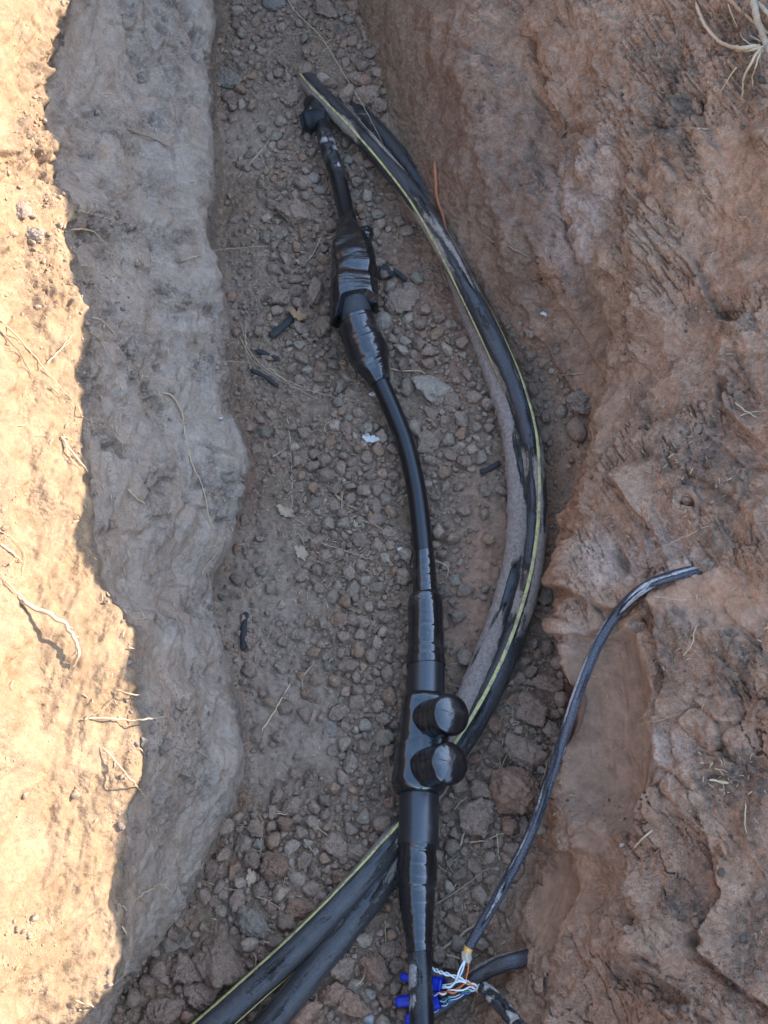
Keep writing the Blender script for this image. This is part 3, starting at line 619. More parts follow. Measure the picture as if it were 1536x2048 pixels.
def blockr(S, A):
    e = np.minimum(S - sy(1392), sy(1590) - S) / .012; e = np.sqrt(np.clip(1 - (1 - np.clip(e, 0, 1)) ** 2, 0, 1))
    c4 = (np.abs(np.cos(A)) ** 4 + np.abs(np.sin(A)) ** 4) ** (-.25)
    grow = .0035 * sstep(sy(1400), sy(1580), S)
    left = np.clip(np.sin(A), 0, 1) ** .7; upw = np.clip(np.cos(A + .5), 0, 1)
    r = (.0207 * (.05 + .95 * c4) + (.0036 + grow) * left + .0085 * upw) * 1.0
    r = .0199 + (r - .0199) * e
    waist = .0016 * np.exp(-((S - sy(1500)) / .012) ** 2)
    return r - waist * .6 + .0009 * perlin(np.stack([np.cos(A) * 1.5, np.sin(A) * 1.5, S / .014], -1)) * e + .0007 * np.exp(-((S - sy(1484) - .010 * np.sin(A)) / .0012) ** 2)
part('connector_body', tube('connector_body', pM, sy(1392), sy(1590), blockr, 80, .001), M_tape2, tM, 'glossy tape stretched tight round the connector body')
for k, (p0, p1) in enumerate([((842, 1443, .034), (905, 1429, .088)), ((838, 1541, .036), (901, 1526, .090))]):
    a, b = unproj(*p0), unproj(*p1); q = Path([a, a * .5 + b * .5, b], 12); Ls = q.len; RR = .0208
    def stubr(S, A, k=k, Ls=Ls):
        fl = .0020 * np.exp(-S / .012)
        rid = (.0003, .0006)[k] * np.clip(np.sin((S + .010 * np.sin(A + 1 + k) + .003 * perlin(np.stack([np.cos(A), np.sin(A), S / .02 + k], -1))) / .0042 * math.pi), 0, 1) ** 3 * (1 - sstep(Ls * .62, Ls * .74, S))
        return .0188 + fl + rid * 1.3
    part('stub', tube('stub', q, -.002, Ls * .80, stubr, 72, .0008), M_tape2, tM, ['upper tape wound stub of the connector', 'lower tape wound stub of the connector'][k])
    def capr(S, A, k=k, Ls=Ls):
        t = np.clip((S - Ls * .72) / (Ls * .28 + .004), 0, 1)
        prof = np.where(t < .52, 1, np.clip(1 - np.clip((t - .52) / .48, 0, 1) ** 3.4 * .9999, 0, 1) ** (1 / 2))
        cr_ = ((.0004, .0011)[k] * perlin(np.stack([np.cos(A) * 3.2 + 9 * k, np.sin(A) * 3.2, t * 2.5], -1))) * sstep(.35, .8, t) * prof
        return (.0193 + .0010 * sstep(0, .3, t)) * prof + cr_
    cme = tube('end_cap', q, Ls * .72, Ls + .004, capr, 72, .0004)
    part('end_cap', cme, M_tape, tM, ['rounded shiny cap of the upper stub', 'rounded shiny cap of the lower stub with creased tape'][k])
pr5 = profile([(1680, .0180), (1690, .0192), (1706, .0176), (1716, .0188), (1745, .0192), (1772, .0188), (1780, .0172), (1800, .0168), (1822, .0160), (1828, .0153), (1850, .0142), (1880, .0126), (1905, .0118)])
def lowr(S, A): return wraps(0, 0, 0, .0115, .0006, .0015, .0003, 11, pr5)(S, A) - .0011 * np.exp(-((S - sy(1700) + .001 * np.sin(3 * A)) / .0013) ** 2) * (.5 + .5 * np.cos(2 * A)) - .0009 * np.exp(-((S - sy(1776)) / .001) ** 2)
part('tape_wrap', tube('tape_wrap', pM, sy(1680), sy(1905), lowr, 64, .0009), M_tape2, tM, 'tapering glossy tape wrap at the lower end of the splice')
eb = Path([unproj(642, 240, .020), unproj(624, 240, .021), unproj(608, 246, .016)], 12)
part('elbow_plug', tube('elbow_plug', eb, -.004, eb.len, lambda S, A: .0158 * np.where(S > eb.len * .72, .86 + .06 * np.cos(6 * A), 1 - .12 * np.exp(-((S - eb.len * .5) / .003) ** 2)) + .0006 * perlin(np.stack([np.cos(A) * 2, np.sin(A) * 2, S / .01], -1)), 28, .0015), M_plug, tM, 'dull black elbow plug at the upper end')

# ------------------------------------------------------------------ telephone cables, wires and wire nuts
def wallpath(rows, n_per=16):
    """rows of (px, py, lift): points lifted off the ground they are seen against"""
    out = []
    for px, py, l in rows:
        h, n = hit(px, py)
        if l <= -9: out.append(unproj(px, py, l + 10)); continue
        out.append(np.array(h) + np.array([0, 0, 1]) * 0 + np.array(n) * 0 + (np.array(O) - np.array(h)) / np.linalg.norm(np.array(O) - np.array(h)) * l)
    return Path(out, n_per)
RC = .0050
C_rows_ = [(1470, 1128, .155), (1420, 1132, .185), (1385, 1143, .206), (1340, 1151, .212), (1300, 1166, .208), (1262, 1192, .200), (1228, 1230, .192), (1200, 1278, .185), (1172, 1340, .170), (1145, 1415, .150), (1122, 1490, .130), (1100, 1560, .110), (1076, 1635, .092), (1048, 1700, .078), (1012, 1765, .064), (975, 1830, .052), (938, 1893, .042)]
C_pts = []
for px, py, z in C_rows_:
    h, n = hit(px, py)
    zz = h.z + (-.03 if px > 1440 else -.010 if px > 1410 else .0055 if px > 1380 else .0065 if px > 1310 else .010)
    if py > 1300: zz = max(z, h.z + .004)
    C_pts.append(unproj(px, py, zz))
C_pts = [C_pts[0]] + [(C_pts[i - 1] + 2 * C_pts[i] + C_pts[i + 1]) / 4 for i in range(1, len(C_pts) - 1)] + [C_pts[-1]]
pC = Path(C_pts, 16)
tC = empty('telephone_cable', pC.at([0])[0][0], 'thin bluish black cable coming out of the right bank and ending in stripped wires', 'cable')
part('jacket', tube('jacket', pC, 0, pC.len, rcable(RC, 3, .0003), 24, .0015, True, None, lambda S, A, V: np.clip(.5 + .9 * fbm(np.stack([np.cos(A), np.sin(A), S / .06], -1), 2) + .2 * np.sin(A) ** 3 - .25 * sstep(pC.len - .16, pC.len - .08, S), 0, 1)), M_phone, tC)
sh = Path([unproj(940, 1889, .042), unproj(935, 1902, .041), unproj(930, 1912, .040)], 8)
part('orange_sheath', tube('orange_sheath', sh, 0, sh.len, lambda S, A: .0050 - .0018 * S / sh.len + .0003 * np.cos(3 * A), 16, .001), M_sheath, tC)
cf = Path([unproj(933, 1903, .041), unproj(933, 1914, .040), unproj(936, 1922, .038)], 8)
part('inner_film', tube('inner_film', cf, 0, cf.len, lambda S, A: .0038 + .0009 * np.cos(4 * A), 16, .001), M_clear, tC)
pD = Path([unproj(px, py, z) for px, py, z in [(966, 1977, .042), (985, 1992, .052), (1005, 2014, .060), (1028, 2042, .070), (1060, 2080, .082), (1120, 2150, .05), (1200, 2240, .03)]], 14)
tD = empty('flaking_cable', pD.at([0])[0][0], 'short black cable with flaking grey coating stripped to wires at the bottom edge', 'cable')
part('jacket', tube('jacket', pD, 0, pD.len, rcable(.0062, 4, .0016), 28, .0012, True, None, lambda S, A, V: .55 + .5 * perlin(V / .008)), M_flaky, tD)
dn = Path([unproj(972, 1984, .043), unproj(962, 1979, .042), unproj(954, 1975, .041)], 6)
part('inner_film', tube('inner_film', dn, 0, dn.len, lambda S, A: .0044 - .0006 * S / dn.len + .0002 * np.cos(3 * A), 14, .001), M_clear, tD)
pE = Path([unproj(px, py, z) for px, py, z in [(1100, 1896, hit(1100, 1896)[0].z - .07), (1072, 1905, hit(1072, 1905)[0].z - .035), (1046, 1917, min(.048, hit(1046, 1917)[0].z + .002)), (1020, 1923, .044), (985, 1935, .036), (950, 1955, .028), (915, 1985, .016), (870, 2018, .006), (820, 2060, -.01)]], 14)
tE = empty('dark_cable', pE.at([.05])[0][0], 'plain dark cable coming out of a hole in the orange soil at the lower right', 'cable')
part('jacket', tube('jacket', pE, 0, pE.len, rcable(.0078, 8, .0004), 26, .002, True, None, mud_field(side=.3, bias=-.1)), M_lower, tE)
def wire(rows, mat, parent, r=.00085, twist=None, label=None):
    p = Path([unproj(*q) for q in rows], 12); 
    if twist is not None:
        n = 60; s = np.linspace(0, p.len, n); P0, T, Nn, B = p.at(s); a = s / .015 * 2 * math.pi + twist + 1.2 * np.sin(s / .006)
        amp = .0011 * np.minimum(1, np.minimum(s, p.len - s) / .004 + .25)
        p = Path(P0 + amp[:, None] * (np.cos(a)[:, None] * Nn + np.sin(a)[:, None] * B), 3)
    part('wire', tube('wire', p, 0, p.len, lambda S, A: r + 0 * S, 10, .0012), mat, parent, label)
wire([(933, 1915, .040), (920, 1938, .040), (913, 1958, .038), (903, 1972, .034), (884, 1976, .026)], M_white, tC, label='white wire curving into the upper wire nut')
wire([(932, 1914, .040), (925, 1940, .038), (917, 1956, .036), (908, 1966, .032), (884, 1971, .024)], M_white, tC)
wire([(935, 1914, .040), (937, 1930, .040), (934, 1950, .036), (926, 1970, .034), (900, 1982, .030), (876, 1986, .024)], M_orange, tC, label='orange wire from the telephone cable')
wire([(934, 1915, .039), (926, 1935, .036), (921, 1960, .030), (905, 1990, .022), (878, 2003, .018)], M_green, tC, label='dark green wire')
wire([(933, 1915, .039), (928, 1934, .037), (923, 1950, .034), (916, 1975, .024), (880, 2006, .017)], M_bluew, tC, label='pale blue wire')
wire([(955, 1974, .041), (935, 1965, .042), (915, 1966, .040), (900, 1972, .036), (884, 1974, .027)], M_white, tD, twist=0)
wire([(955, 1974, .041), (940, 1967, .043), (925, 1972, .040), (905, 1984, .034), (872, 1989, .024)], M_orange, tD, twist=1.5, label='orange wire from the flaking cable')
wire([(955, 1976, .041), (930, 1977, .040), (905, 1981, .034), (868, 1991, .024)], M_white, tD, twist=4, r=.0007)
wire([(952, 1973, .040), (925, 1959, .038), (900, 1950, .034), (880, 1944, .030), (862, 1936, .024)], M_white, tD, twist=0, label='white twisted wire passing behind the main cable')
wire([(952, 1973, .040), (925, 1960, .038), (900, 1950, .034), (880, 1944, .030), (862, 1934, .024)], M_white, tD, twist=3.1, r=.0007)
wire([(953, 1977, .039), (925, 1982, .034), (900, 1993, .026), (876, 2003, .018)], M_green, tD, twist=0)
wire([(953, 1977, .039), (925, 1984, .034), (900, 1996, .026), (874, 2006, .018)], M_white, tD, twist=3.1, r=.0004)
wire([(953, 1978, .038), (925, 1988, .032), (895, 2004, .022), (868, 2022, .014)], M_bluew, tD, twist=0)
wire([(953, 1978, .038), (925, 1989, .032), (895, 2006, .022), (864, 2026, .014)], M_white, tD, twist=3.1, r=.0004)
for (a, b, r0, r1, lab) in [((802, 1953, .008), (886, 1971, .022), .0042, .0078, 'blue wire nut, upper one, poking out on both sides of the main cable'),
                            ((792, 2004, .010), (876, 1994, .016), .0056, .0088, 'blue wire nut, middle one, wide narrow-ended cone under the main cable'),
                            ((850, 2008, .014), (880, 1999, .019), .0080, .0086, 'blue wire nut, right one, its mouth facing the green wires'),
                            ((812, 2036, .008), (850, 2046, .012), .0060, .0080, 'blue wire nut, lowest one, cut by the bottom edge')]:
    q = Path([unproj(*a), (unproj(*a) + unproj(*b)) / 2, unproj(*b)], 10)
    r0 *= .88; r1 *= .88
    t = empty('wire_nut', q.at([0])[0][0], lab, 'wire nut', 'blue wire nuts under the main cable')
    def nutr(S, A, r0=r0, r1=r1, q=q):
        f = S / q.len; return (r0 + (r1 - r0) * sstep(.1, .75, f)) * np.where(f < .06, .8 + f * 3, 1) * (1 + .05 * np.sign(np.cos(10 * A)) * sstep(.15, .25, f) * (1 - sstep(.6, .7, f)))
    part('cap', tube('cap', q, 0, q.len, nutr, 40, .0008), M_blue, t)
    part('rim', tube('rim', q, q.len * .93, q.len * 1.0, lambda S, A, r1=r1: r1 * 1.05 + 0 * S, 30, .0008), M_blue, t)

# ------------------------------------------------------------------ clods and stones
import bmesh
def ico(sub):
    bm = bmesh.new(); bmesh.ops.create_icosphere(bm, subdivisions=sub, radius=1)
    V = np.array([v.co[:] for v in bm.verts]); F = np.array([[v.index for v in f.verts] for f in bm.faces]); bm.free(); return V, F
ICO = {k: ico(k) for k in (1, 2, 3, 4, 5)}
def rock(seed, sub, round_=0., rough=1.0, ax=None):
    r = np.random.default_rng(seed); V, F = ICO[sub]; d = V / np.linalg.norm(V, axis=1)[:, None]
    k = r.integers(10, 18); nrm = r.normal(size=(k, 3)); nrm /= np.linalg.norm(nrm, axis=1)[:, None]; c = r.uniform(.50, .92, k)
    dd = np.clip(d @ nrm.T, 1e-3, None); rad = np.min(c / dd, axis=1); rad = np.minimum(rad, 1.15)
    rad = rad * (1 - round_) + round_ * .85
    rad = rad * (1 + rough * (.16 * fbm(d * 1.9 + seed, 3) + .07 * fbm(d * 5 + seed, 2) * (sub > 2)))
    ax = ax if ax is not None else (1, r.uniform(.7, .95), r.uniform(.5, .75))
    return d * rad[:, None] * np.array(ax), F
def rotm(rz, rx=0, ry=0):
    from mathutils import Euler; return np.array(Euler((rx, ry, rz)).to_matrix())
cable_pts = []
for p_, R0, in ((pA, RA), (pB, RB), (pM, .0125), (pC, RC), (pE, .008)):
    s_ = np.arange(0, p_.len, .006); cable_pts.append(np.c_[p_.at(s_)[0], np.full(len(s_), R0)])
cable_pts = np.concatenate(cable_pts)
def cable_gap(pos, r):
    d = np.linalg.norm(cable_pts[:, :2] - pos[:2], axis=1) - cable_pts[:, 3]
    d = np.where(cable_pts[:, 2] - cable_pts[:, 3] > pos[2] + r, 1, d); return d.min()
def depth_of(pos): return float(pos[1] * st - (pos[2] - CAM_H) * ct)
cl_brown = (.31, .202, .136); cl_red = (.31, .175, .11); cl_grey = (.27, .205, .15); cl_pale = (.35, .262, .19); cl_dark = (.13, .10, .085); cl_stone = (.22, .18, .14)
# (px, py, radius px, aspect, rotation, flatness, roundness, colour, name, label)
STONES = [
 (592, 432, 44, .72, 70, .6, .1, cl_brown, 'dirt_clod', 'large brown clod with a flat grey face left of the cable above the upper splice'),
 (606, 366, 22, .8, 10, .6, .2, cl_brown, 'dirt_clod', 'small brown clod beside the smooth round pebble'),
 (628, 360, 15, .98, 0, .8, .95, cl_pale, 'pebble', 'smooth round tan pebble left of the cable below the elbow plug'),
 (641, 383, 15, .75, 10, .6, .8, cl_grey, 'pebble', 'flattened grey pebble just under the smooth round tan pebble'),
 (563, 598, 27, .8, -10, .6, .1, cl_brown, 'dirt_clod', 'blocky clod left of the upper splice above the curled bark'),
 (632, 594, 30, .62, 95, .7, .1, cl_brown, 'dirt_clod', 'tall lumpy clod standing against the left of the tape hood'),
 (650, 655, 30, .55, 100, .6, .2, cl_brown, 'dirt_clod', 'long clod leaning at the left of the ridged tape bulge'),
 (796, 610, 37, .78, 50, .6, .05, cl_brown, 'dirt_clod', 'large angular clod right of the upper splice'),
 (822, 590, 22, .9, 60, .8, .35, cl_brown, 'dirt_clod', 'rounded clod touching the upper right of the large angular clod'),
 (766, 646, 24, .85, 100, .7, .95, cl_pale, 'pebble', 'smooth pale grey pebble tucked right of the ridged tape bulge'),
 (546, 8, 27, .8, 10, .5, .7, cl_stone, 'stone', 'smooth dark grey stone at the top edge of the picture'),
 (648, 22, 30, .55, 60, .5, .1, cl_brown, 'dirt_clod', 'long flat clod at the top edge right of the grass stalk'),
 (452, 158, 28, .85, 40, .5, .3, cl_grey, 'dirt_clod', 'big smooth grey brown clod near the left bank at the top'),
 (578, 200, 26, .8, 70, .5, .2, cl_brown, 'dirt_clod', 'broad clod left of the buried end of the striped cable'),
 (606, 146, 20, .8, 20, .7, .5, cl_brown, 'dirt_clod', 'brown clod resting on the buried end of the striped cable'),
 (735, 196, 30, .8, -30, .6, .1, cl_brown, 'dirt_clod', 'largest of the clods piled right of the striped cable end'),
 (696, 192, 20, .85, 80, .8, .2, cl_brown, 'dirt_clod', 'squarish clod under the grass stalk beside the striped cable'),
 (733, 167, 15, .95, 0, .9, .7, cl_red, 'dirt_clod', 'round reddish clod on top of the pile by the right bank'),
 (725, 134, 15, .9, 0, .8, .6, cl_brown, 'dirt_clod', 'rounded clod at the foot of the right bank above the pile'),
 (711, 165, 18, .9, 40, .8, .3, cl_brown, 'dirt_clod', 'clod squeezed left of the round reddish clod'),
 (665, 172, 12, .85, 60, .8, .2, cl_brown, 'dirt_clod', 'small angular clod right above the striped cable end'),
 (683, 60, 12, .85, 0, .7, .1, cl_grey, 'stone', 'small cube like grey stone below the top edge near the right bank'),
 (613, 106, 13, .8, 80, .7, .3, cl_brown, 'dirt_clod', 'small brown clod left of the grass stalk crossing'),
 (764, 216, 20, .8, 60, .6, .3, cl_brown, 'dirt_clod', 'half buried clod between the pile and the right bank'),
 (860, 776, 38, .75, 25, .5, .1, cl_pale, 'stone', 'large pale flat stone right of the cable below the ridged tape bulge'),
 (902, 802, 24, .7, 70, .6, .1, cl_brown, 'dirt_clod', 'brown clod leaning on the right of the large pale flat stone'),
 (1163, 802, 33, .8, 20, .6, .1, cl_pale, 'dirt_clod', 'pale crumbly clod in the hollow under the right bank'),
 (1153, 864, 30, .72, 75, .7, .75, cl_brown, 'stone', 'smooth brown egg shaped stone in the hollow under the right bank'),
 (856, 888, 30, .75, 70, .4, .2, cl_brown, 'dirt_clod', 'sunken reddish clod right of the cable beside the white chip'),
 (928, 1022, 17, .8, -20, .7, .4, cl_brown, 'dirt_clod', 'rounded clod alone on the right half of the floor'),
 (862, 925, 18, .55, 10, .6, .3, cl_brown, 'dirt_clod', 'small oval clod right of the bending main cable'),
 (985, 1446, 27, .7, 60, .6, .05, cl_red, 'dirt_clod', 'three sided reddish clod against the striped cable near the capped stubs'),
 (1044, 1506, 46, .78, 60, .5, .1, cl_brown, 'dirt_clod', 'large dark angular clod between the striped cable and the right bank'),
 (1066, 1418, 42, .7, 40, .5, .1, cl_brown, 'dirt_clod', 'broad earthy clod above the large dark angular one'),
 (1092, 1368, 30, .6, 0, .5, .1, cl_brown, 'dirt_clod', 'flat dark clod wedged under the edge of the right bank'),
 (1028, 1395, 20, .7, 0, .5, .1, cl_red, 'dirt_clod', 'flat brown clod touching the right side of the striped cable'),
 (1035, 1578, 60, .88, 20, .8, .35, cl_red, 'dirt_clod', 'biggest round red brown clod laced with fine roots'),
 (958, 1580, 27, .85, 60, .6, .1, cl_brown, 'dirt_clod', 'dark clod below right of the lower capped stub'),
 (950, 1637, 48, .75, 20, .5, .2, cl_brown, 'dirt_clod', 'wide clod right of the long black sleeve below the connector'),
 (1017, 1652, 21, .85, 40, .7, .2, cl_red, 'dirt_clod', 'reddish clod below the biggest round clod'),
 (890, 1611, 18, .9, 50, .8, .4, cl_brown, 'dirt_clod', 'rounded clod against the right side of the sleeve'),
 (948, 1518, 17, .75, 0, .7, .3, cl_red, 'dirt_clod', 'orange brown clod under the end of the striped cable bend'),
 (1050, 1321, 14, .9, 0, .7, .4, cl_brown, 'dirt_clod', 'round clod alone right of the striped cable'),
 (548, 1736, 34, .8, 20, .75, .1, cl_red, 'dirt_clod', 'big chunky clod beside the small pale leaf, left of the lower cables'),
 (434, 1918, 66, .66, 30, .4, .1, cl_brown, 'dirt_clod', 'widest flat slab of dirt at the lower left above the striped cable'),
 (366, 1938, 36, .75, 20, .5, .1, cl_brown, 'dirt_clod', 'clod left of the widest flat slab of dirt'),
 (322, 2022, 48, .72, -10, .5, .1, cl_brown, 'dirt_clod', 'big slab of dirt at the bottom left corner of the floor'),
 (404, 1990, 42, .7, 0, .4, .2, cl_brown, 'dirt_clod', 'clod between the bottom left slab and the striped cable'),
 (505, 1838, 34, .75, 40, .4, .2, cl_grey, 'dirt_clod', 'flat greyish clod left of the striped cable'),
 (602, 1818, 27, .8, -10, .6, .1, cl_red, 'dirt_clod', 'reddish clod touching the upper side of the striped cable'),
 (684, 1936, 31, .85, 60, .7, .05, cl_brown, 'dirt_clod', 'angular clod right of the scuffed lower cable, left one of a pair'),
 (743, 1931, 34, .8, 40, .7, .05, cl_red, 'dirt_clod', 'angular orange faced clod left of the wire nuts, right one of a pair'),
 (664, 1988, 34, .8, 10, .6, .1, cl_red, 'dirt_clod', 'reddish clod below the angular pair at the bottom'),
 (706, 2014, 32, .7, 20, .6, .1, cl_red, 'dirt_clod', 'lumpy red clod near the bottom edge left of the wire nuts'),
 (770, 2002, 17, .8, 60, .7, .1, cl_red, 'dirt_clod', 'small orange clod just left of the middle wire nut'),
 (604, 2030, 36, .7, -20, .6, .1, cl_red, 'dirt_clod', 'reddish clod at the bottom edge right of the scuffed cable'),
 (672, 1686, 27, .8, 40, .6, .1, cl_brown, 'dirt_clod', 'flat brown clod crossed by a long thin root'),
 (712, 1705, 20, .85, 0, .6, .1, cl_brown, 'dirt_clod', 'clod just above the yellow stripe at the lower left'),
 (682, 1758, 26, .65, -30, .6, .1, cl_red, 'dirt_clod', 'long clod pressed against the yellow stripe'),
 (630, 1742, 19, .8, 60, .6, .1, cl_brown, 'dirt_clod', 'five sided clod among gravel left of the lower cables'),
 (766, 1650, 21, .95, 0, .8, .6, cl_brown, 'dirt_clod', 'round brown clod beside the sleeve where the cables pass under'),
 (750, 1682, 17, .8, 50, .7, .3, cl_brown, 'dirt_clod', 'clod below the round brown one beside the sleeve'),
 (781, 1607, 15, .8, 80, .8, .1, cl_red, 'stone', 'small orange stone with a pale tip beside the sleeve'),
 (750, 1588, 13, .9, 0, .8, .2, cl_brown, 'dirt_clod', 'small clod left of the connector body bottom'),
 (600, 1667, 18, .75, 10, .6, .2, cl_brown, 'dirt_clod', 'rounded clod in the gravel below the dusty patch'),
 (544, 1620, 15, .9, 80, .8, .1, cl_brown, 'dirt_clod', 'angular small clod at the upper edge of the lower gravel'),
 (659, 1460, 21, .85, 60, .3, .9, cl_grey, 'stone', 'smooth grey stone sunk in the dusty floor left of the connector'),
 (531, 1565, 14, .7, 10, .4, .6, cl_brown, 'dirt_clod', 'small oval clod sunk in the dusty floor'),
 (741, 1990, 14, .8, 0, .6, .5, cl_pale, 'pebble', 'light pebble between the reddish clods at the bottom'),
 (737, 2038, 14, .8, 20, .6, .7, (.36, .33, .30), 'pebble', 'pale grey pebble at the bottom edge'),
 (325, 1490, 22, .8, 10, .7, .15, cl_stone, 'stone', 'grey stone with an orange rim resting on the left bank'),
 (287, 1484, 12, .9, 60, .7, .2, cl_stone, 'stone', 'small grey stone left of the orange rimmed stone on the left bank'),
 (366, 1410, 18, .8, 60, .5, .1, cl_brown, 'dirt_clod', 'crumbly clod stuck on the shaded left bank above the orange rimmed stone'),
 (222, 1043, 19, .8, 70, .6, .2, cl_brown, 'dirt_clod', 'rounded clod set in a dark socket of the left bank'),
 (286, 158, 12, .9, 10, .5, .2, cl_grey, 'stone', 'small square grey stone set in the upper left bank'),
 (266, 750, 12, .9, 30, .6, .2, cl_grey, 'stone', 'small grey stone set in the middle of the left bank'),
 (366, 1000, 9, .9, 30, .6, .2, cl_grey, 'stone', 'tiny grey stone beside the long root on the left bank'),
 (1393, 212, 24, .62, 75, .5, .05, cl_red, 'dirt_clod', 'narrow clod with a dark side standing out of the upper right bank'),
 (1500, 650, 34, .7, 20, .5, .1, cl_brown, 'dirt_clod', 'large lump near the right edge of the picture on the right bank'),
 (1455, 610, 15, .8, 20, .7, .5, cl_red, 'dirt_clod', 'round reddish lump at the rim of a dark hole in the right bank'),
 (1375, 998, 14, .9, 20, .7, .2, cl_red, 'dirt_clod', 'light reddish clod above a small dark hole in the right bank'),
 (1418, 866, 14, .7, 80, .7, .1, cl_brown, 'dirt_clod', 'right one of two small clods on the dark soil of the right bank'),
 (1398, 860, 11, .9, 80, .7, .1, cl_brown, 'dirt_clod', 'left one of two small clods on the dark soil of the right bank'),
 (1258, 1862, 14, .8, 10, .7, .1, cl_brown, 'dirt_clod', 'small clod in a dark notch of the lower right bank'),
 (1296, 1952, 13, .75, 80, .7, .4, cl_red, 'dirt_clod', 'oval reddish clod on the lower right bank'),
 (1410, 2025, 20, .75, 20, .7, .2, cl_red, 'dirt_clod', 'red clod in the hollow at the bottom of the right bank'),
 (1300, 1990, 16, .9, 20, .6, .3, cl_red, 'dirt_clod', 'lump of red soil near the bottom of the right bank'),
 (1390, 1845, 14, .6, 70, .6, .1, cl_brown, 'dirt_clod', 'slim clod in the dark crumbs of the lower right bank'),
 (1520, 1790, 16, .8, 20, .6, .2, cl_brown, 'dirt_clod', 'clod near the right edge by a thin crack'),
 (1406, 1132, 18, .75, 10, .7, .1, cl_brown, 'dirt_clod', 'clod sitting where the telephone cable leaves the bank'),
 (1270, 1245, 22, .7, 30, .4, .1, cl_brown, 'dirt_clod', 'flat lump under the telephone cable bend'),
 (150, 485, 13, .8, 20, .6, .1, cl_pale, 'dirt_clod', 'sunlit crumbly clod at the jagged rim of the left bank'),
 (70, 470, 26, .8, 20, .4, .2, cl_pale, 'dirt_clod', 'large sunlit clod on the left bank'),
 (40, 420, 24, .8, 20, .4, .2, cl_pale, 'dirt_clod', 'sunlit clod higher up on the left bank beside the large one'),
]
placed = []                                       # (x, y, z, r) of seated clods
def seat(px, py, rpx, embed):
    h, n = hit(px, py); dep = depth_of(h); r = rpx * dep / FPX; return h, n, r, dep
for i, (px, py, rp, asp, rot, fl, rd, colr, nm, lab) in enumerate(STONES):
    h, n, r, dep = seat(px, py, rp, .3); sub_ = 5 if rp > 22 else 4
    V, F = rock(100 + i, sub_, rd, 1.15 if rd < .6 else .25, (1, asp, fl))
    V = V @ rotm(R_(-rot), rnd.uniform(-.15, .15), rnd.uniform(-.15, .15)).T * r * 1.08
    if rd < .6: V += (V / (np.linalg.norm(V, axis=1)[:, None] + 1e-9)) * (r * .035 * fbm(V / (r * .16) + i, 3) + .0006 * fbm(V / .003 + i, 2))[:, None]
    me = mesh_np(nm, V, F, True); o = add(nm, me, M_clod, None, lab, nm.replace('_', ' '))
    k = rnd.uniform(.88, 1.1); o.color = (colr[0] * k, colr[1] * k, colr[2] * k, 1)
    up = n * .5 + Vector((0, 0, .5)); o.location = h + up.normalized() * r * fl * .35
    placed.append((h.x, h.y, h.z, r * .9))
# loose gravel: a wide range of sizes, denser in some places
GR = [(600, 60, 200, 130, 1.0, 1.0), (650, 330, 135, 190, .95, 1.1), (660, 560, 145, 190, 1.0, 2.2), (760, 700, 170, 110, .9, 1.3), (730, 930, 165, 110, .95, 1.1), (720, 1120, 120, 105, .9, .9), (760, 1330, 110, 150, 1.0, 1.0),
      (1050, 1450, 90, 170, .8, 1.2), (960, 1650, 130, 150, .9, 1.3), (620, 1740, 200, 150, 1.0, 1.45), (430, 1950, 230, 100, 1.0, 1.6), (700, 1980, 200, 120, 1.0, 2.0), (930, 840, 90, 120, .8, 1.2), (520, 600, 60, 200, .3, .7),
      (470, 110, 80, 120, .9, .8), (880, 1080, 60, 180, .5, .7), (730, 1500, 70, 120, .8, 1.0), (900, 1850, 120, 150, .6, .9), (1120, 800, 60, 100, .3, .8), (460, 1360, 60, 60, .5, .7), (540, 860, 70, 90, .4, .6), (560, 1300, 60, 60, .3, .5)]
def floor_ok(px, py):
    e = np.interp(py, pyv, edge_px) + 14; f = np.interp(py, pyv, foot); r2 = np.interp(py, pyv, r2x)
    return (px > e) & (px < np.where(py < 640, f + 6, np.where(py < 1700, r2 - 4, f + 12)))
NP_ = 250000
gx = rng.uniform(200, 1230, NP_); gy = rng.uniform(-120, 2160, NP_)
dens = np.full(NP_, .022); szm = np.full(NP_, .75); wsum = np.full(NP_, .3)
gw = fbm(np.stack([gx / 70, gy / 70, gx * 0], -1), 3)
for cx, cy, rx, ry, dn_, sm in GR:
    d = np.hypot((gx - cx) / rx, (gy - cy) / ry) + .35 * gw; wg = 1 - sstep(.65, 1.15, d)
    dens = np.maximum(dens, dn_ * wg); szm += wg * sm; wsum += wg
szm = szm / wsum
ok = floor_ok(gx, gy) & (rng.random(NP_) < dens)
gx, gy, szm, dens = gx[ok], gy[ok], szm[ok], dens[ok]
rad = (.00088 + .00105 * rng.pareto(2.3, len(gx))) * szm; rad = np.clip(rad, .0008, .0092)
order = np.argsort(-rad); cells = {}; CS = .022
def free(x, y, r, k=.80):
    ci, cj = int(math.floor(x / CS)), int(math.floor(y / CS))
    for a in (-1, 0, 1):
        for b in (-1, 0, 1):
            for (X, Y, R) in cells.get((ci + a, cj + b), ()):
                if (X - x) ** 2 + (Y - y) ** 2 < (k * (R + r)) ** 2: return False
    return True
def put(x, y, r): cells.setdefault((int(math.floor(x / CS)), int(math.floor(y / CS))), []).append((x, y, r))
for (x, y, z, r) in placed:
    for a in range(0, 360, 40): put(x + .55 * r * math.cos(R_(a)), y + .55 * r * math.sin(R_(a)), r * .45)
    put(x, y, r * .6)
seeds = []
for i in order:
    r = float(rad[i]); h, n = hit(float(gx[i]), float(gy[i]))
    if h.z > .075 or n.z < .35: continue
    if not free(h.x, h.y, r): continue
    g = cable_gap(h, r) if r > .0022 else 1
    if g < .55 * r: continue
    put(h.x, h.y, r); seeds.append((h, n, r, float(gx[i]), float(gy[i])))
    if len(seeds) >= 33000: break
NIND = 190
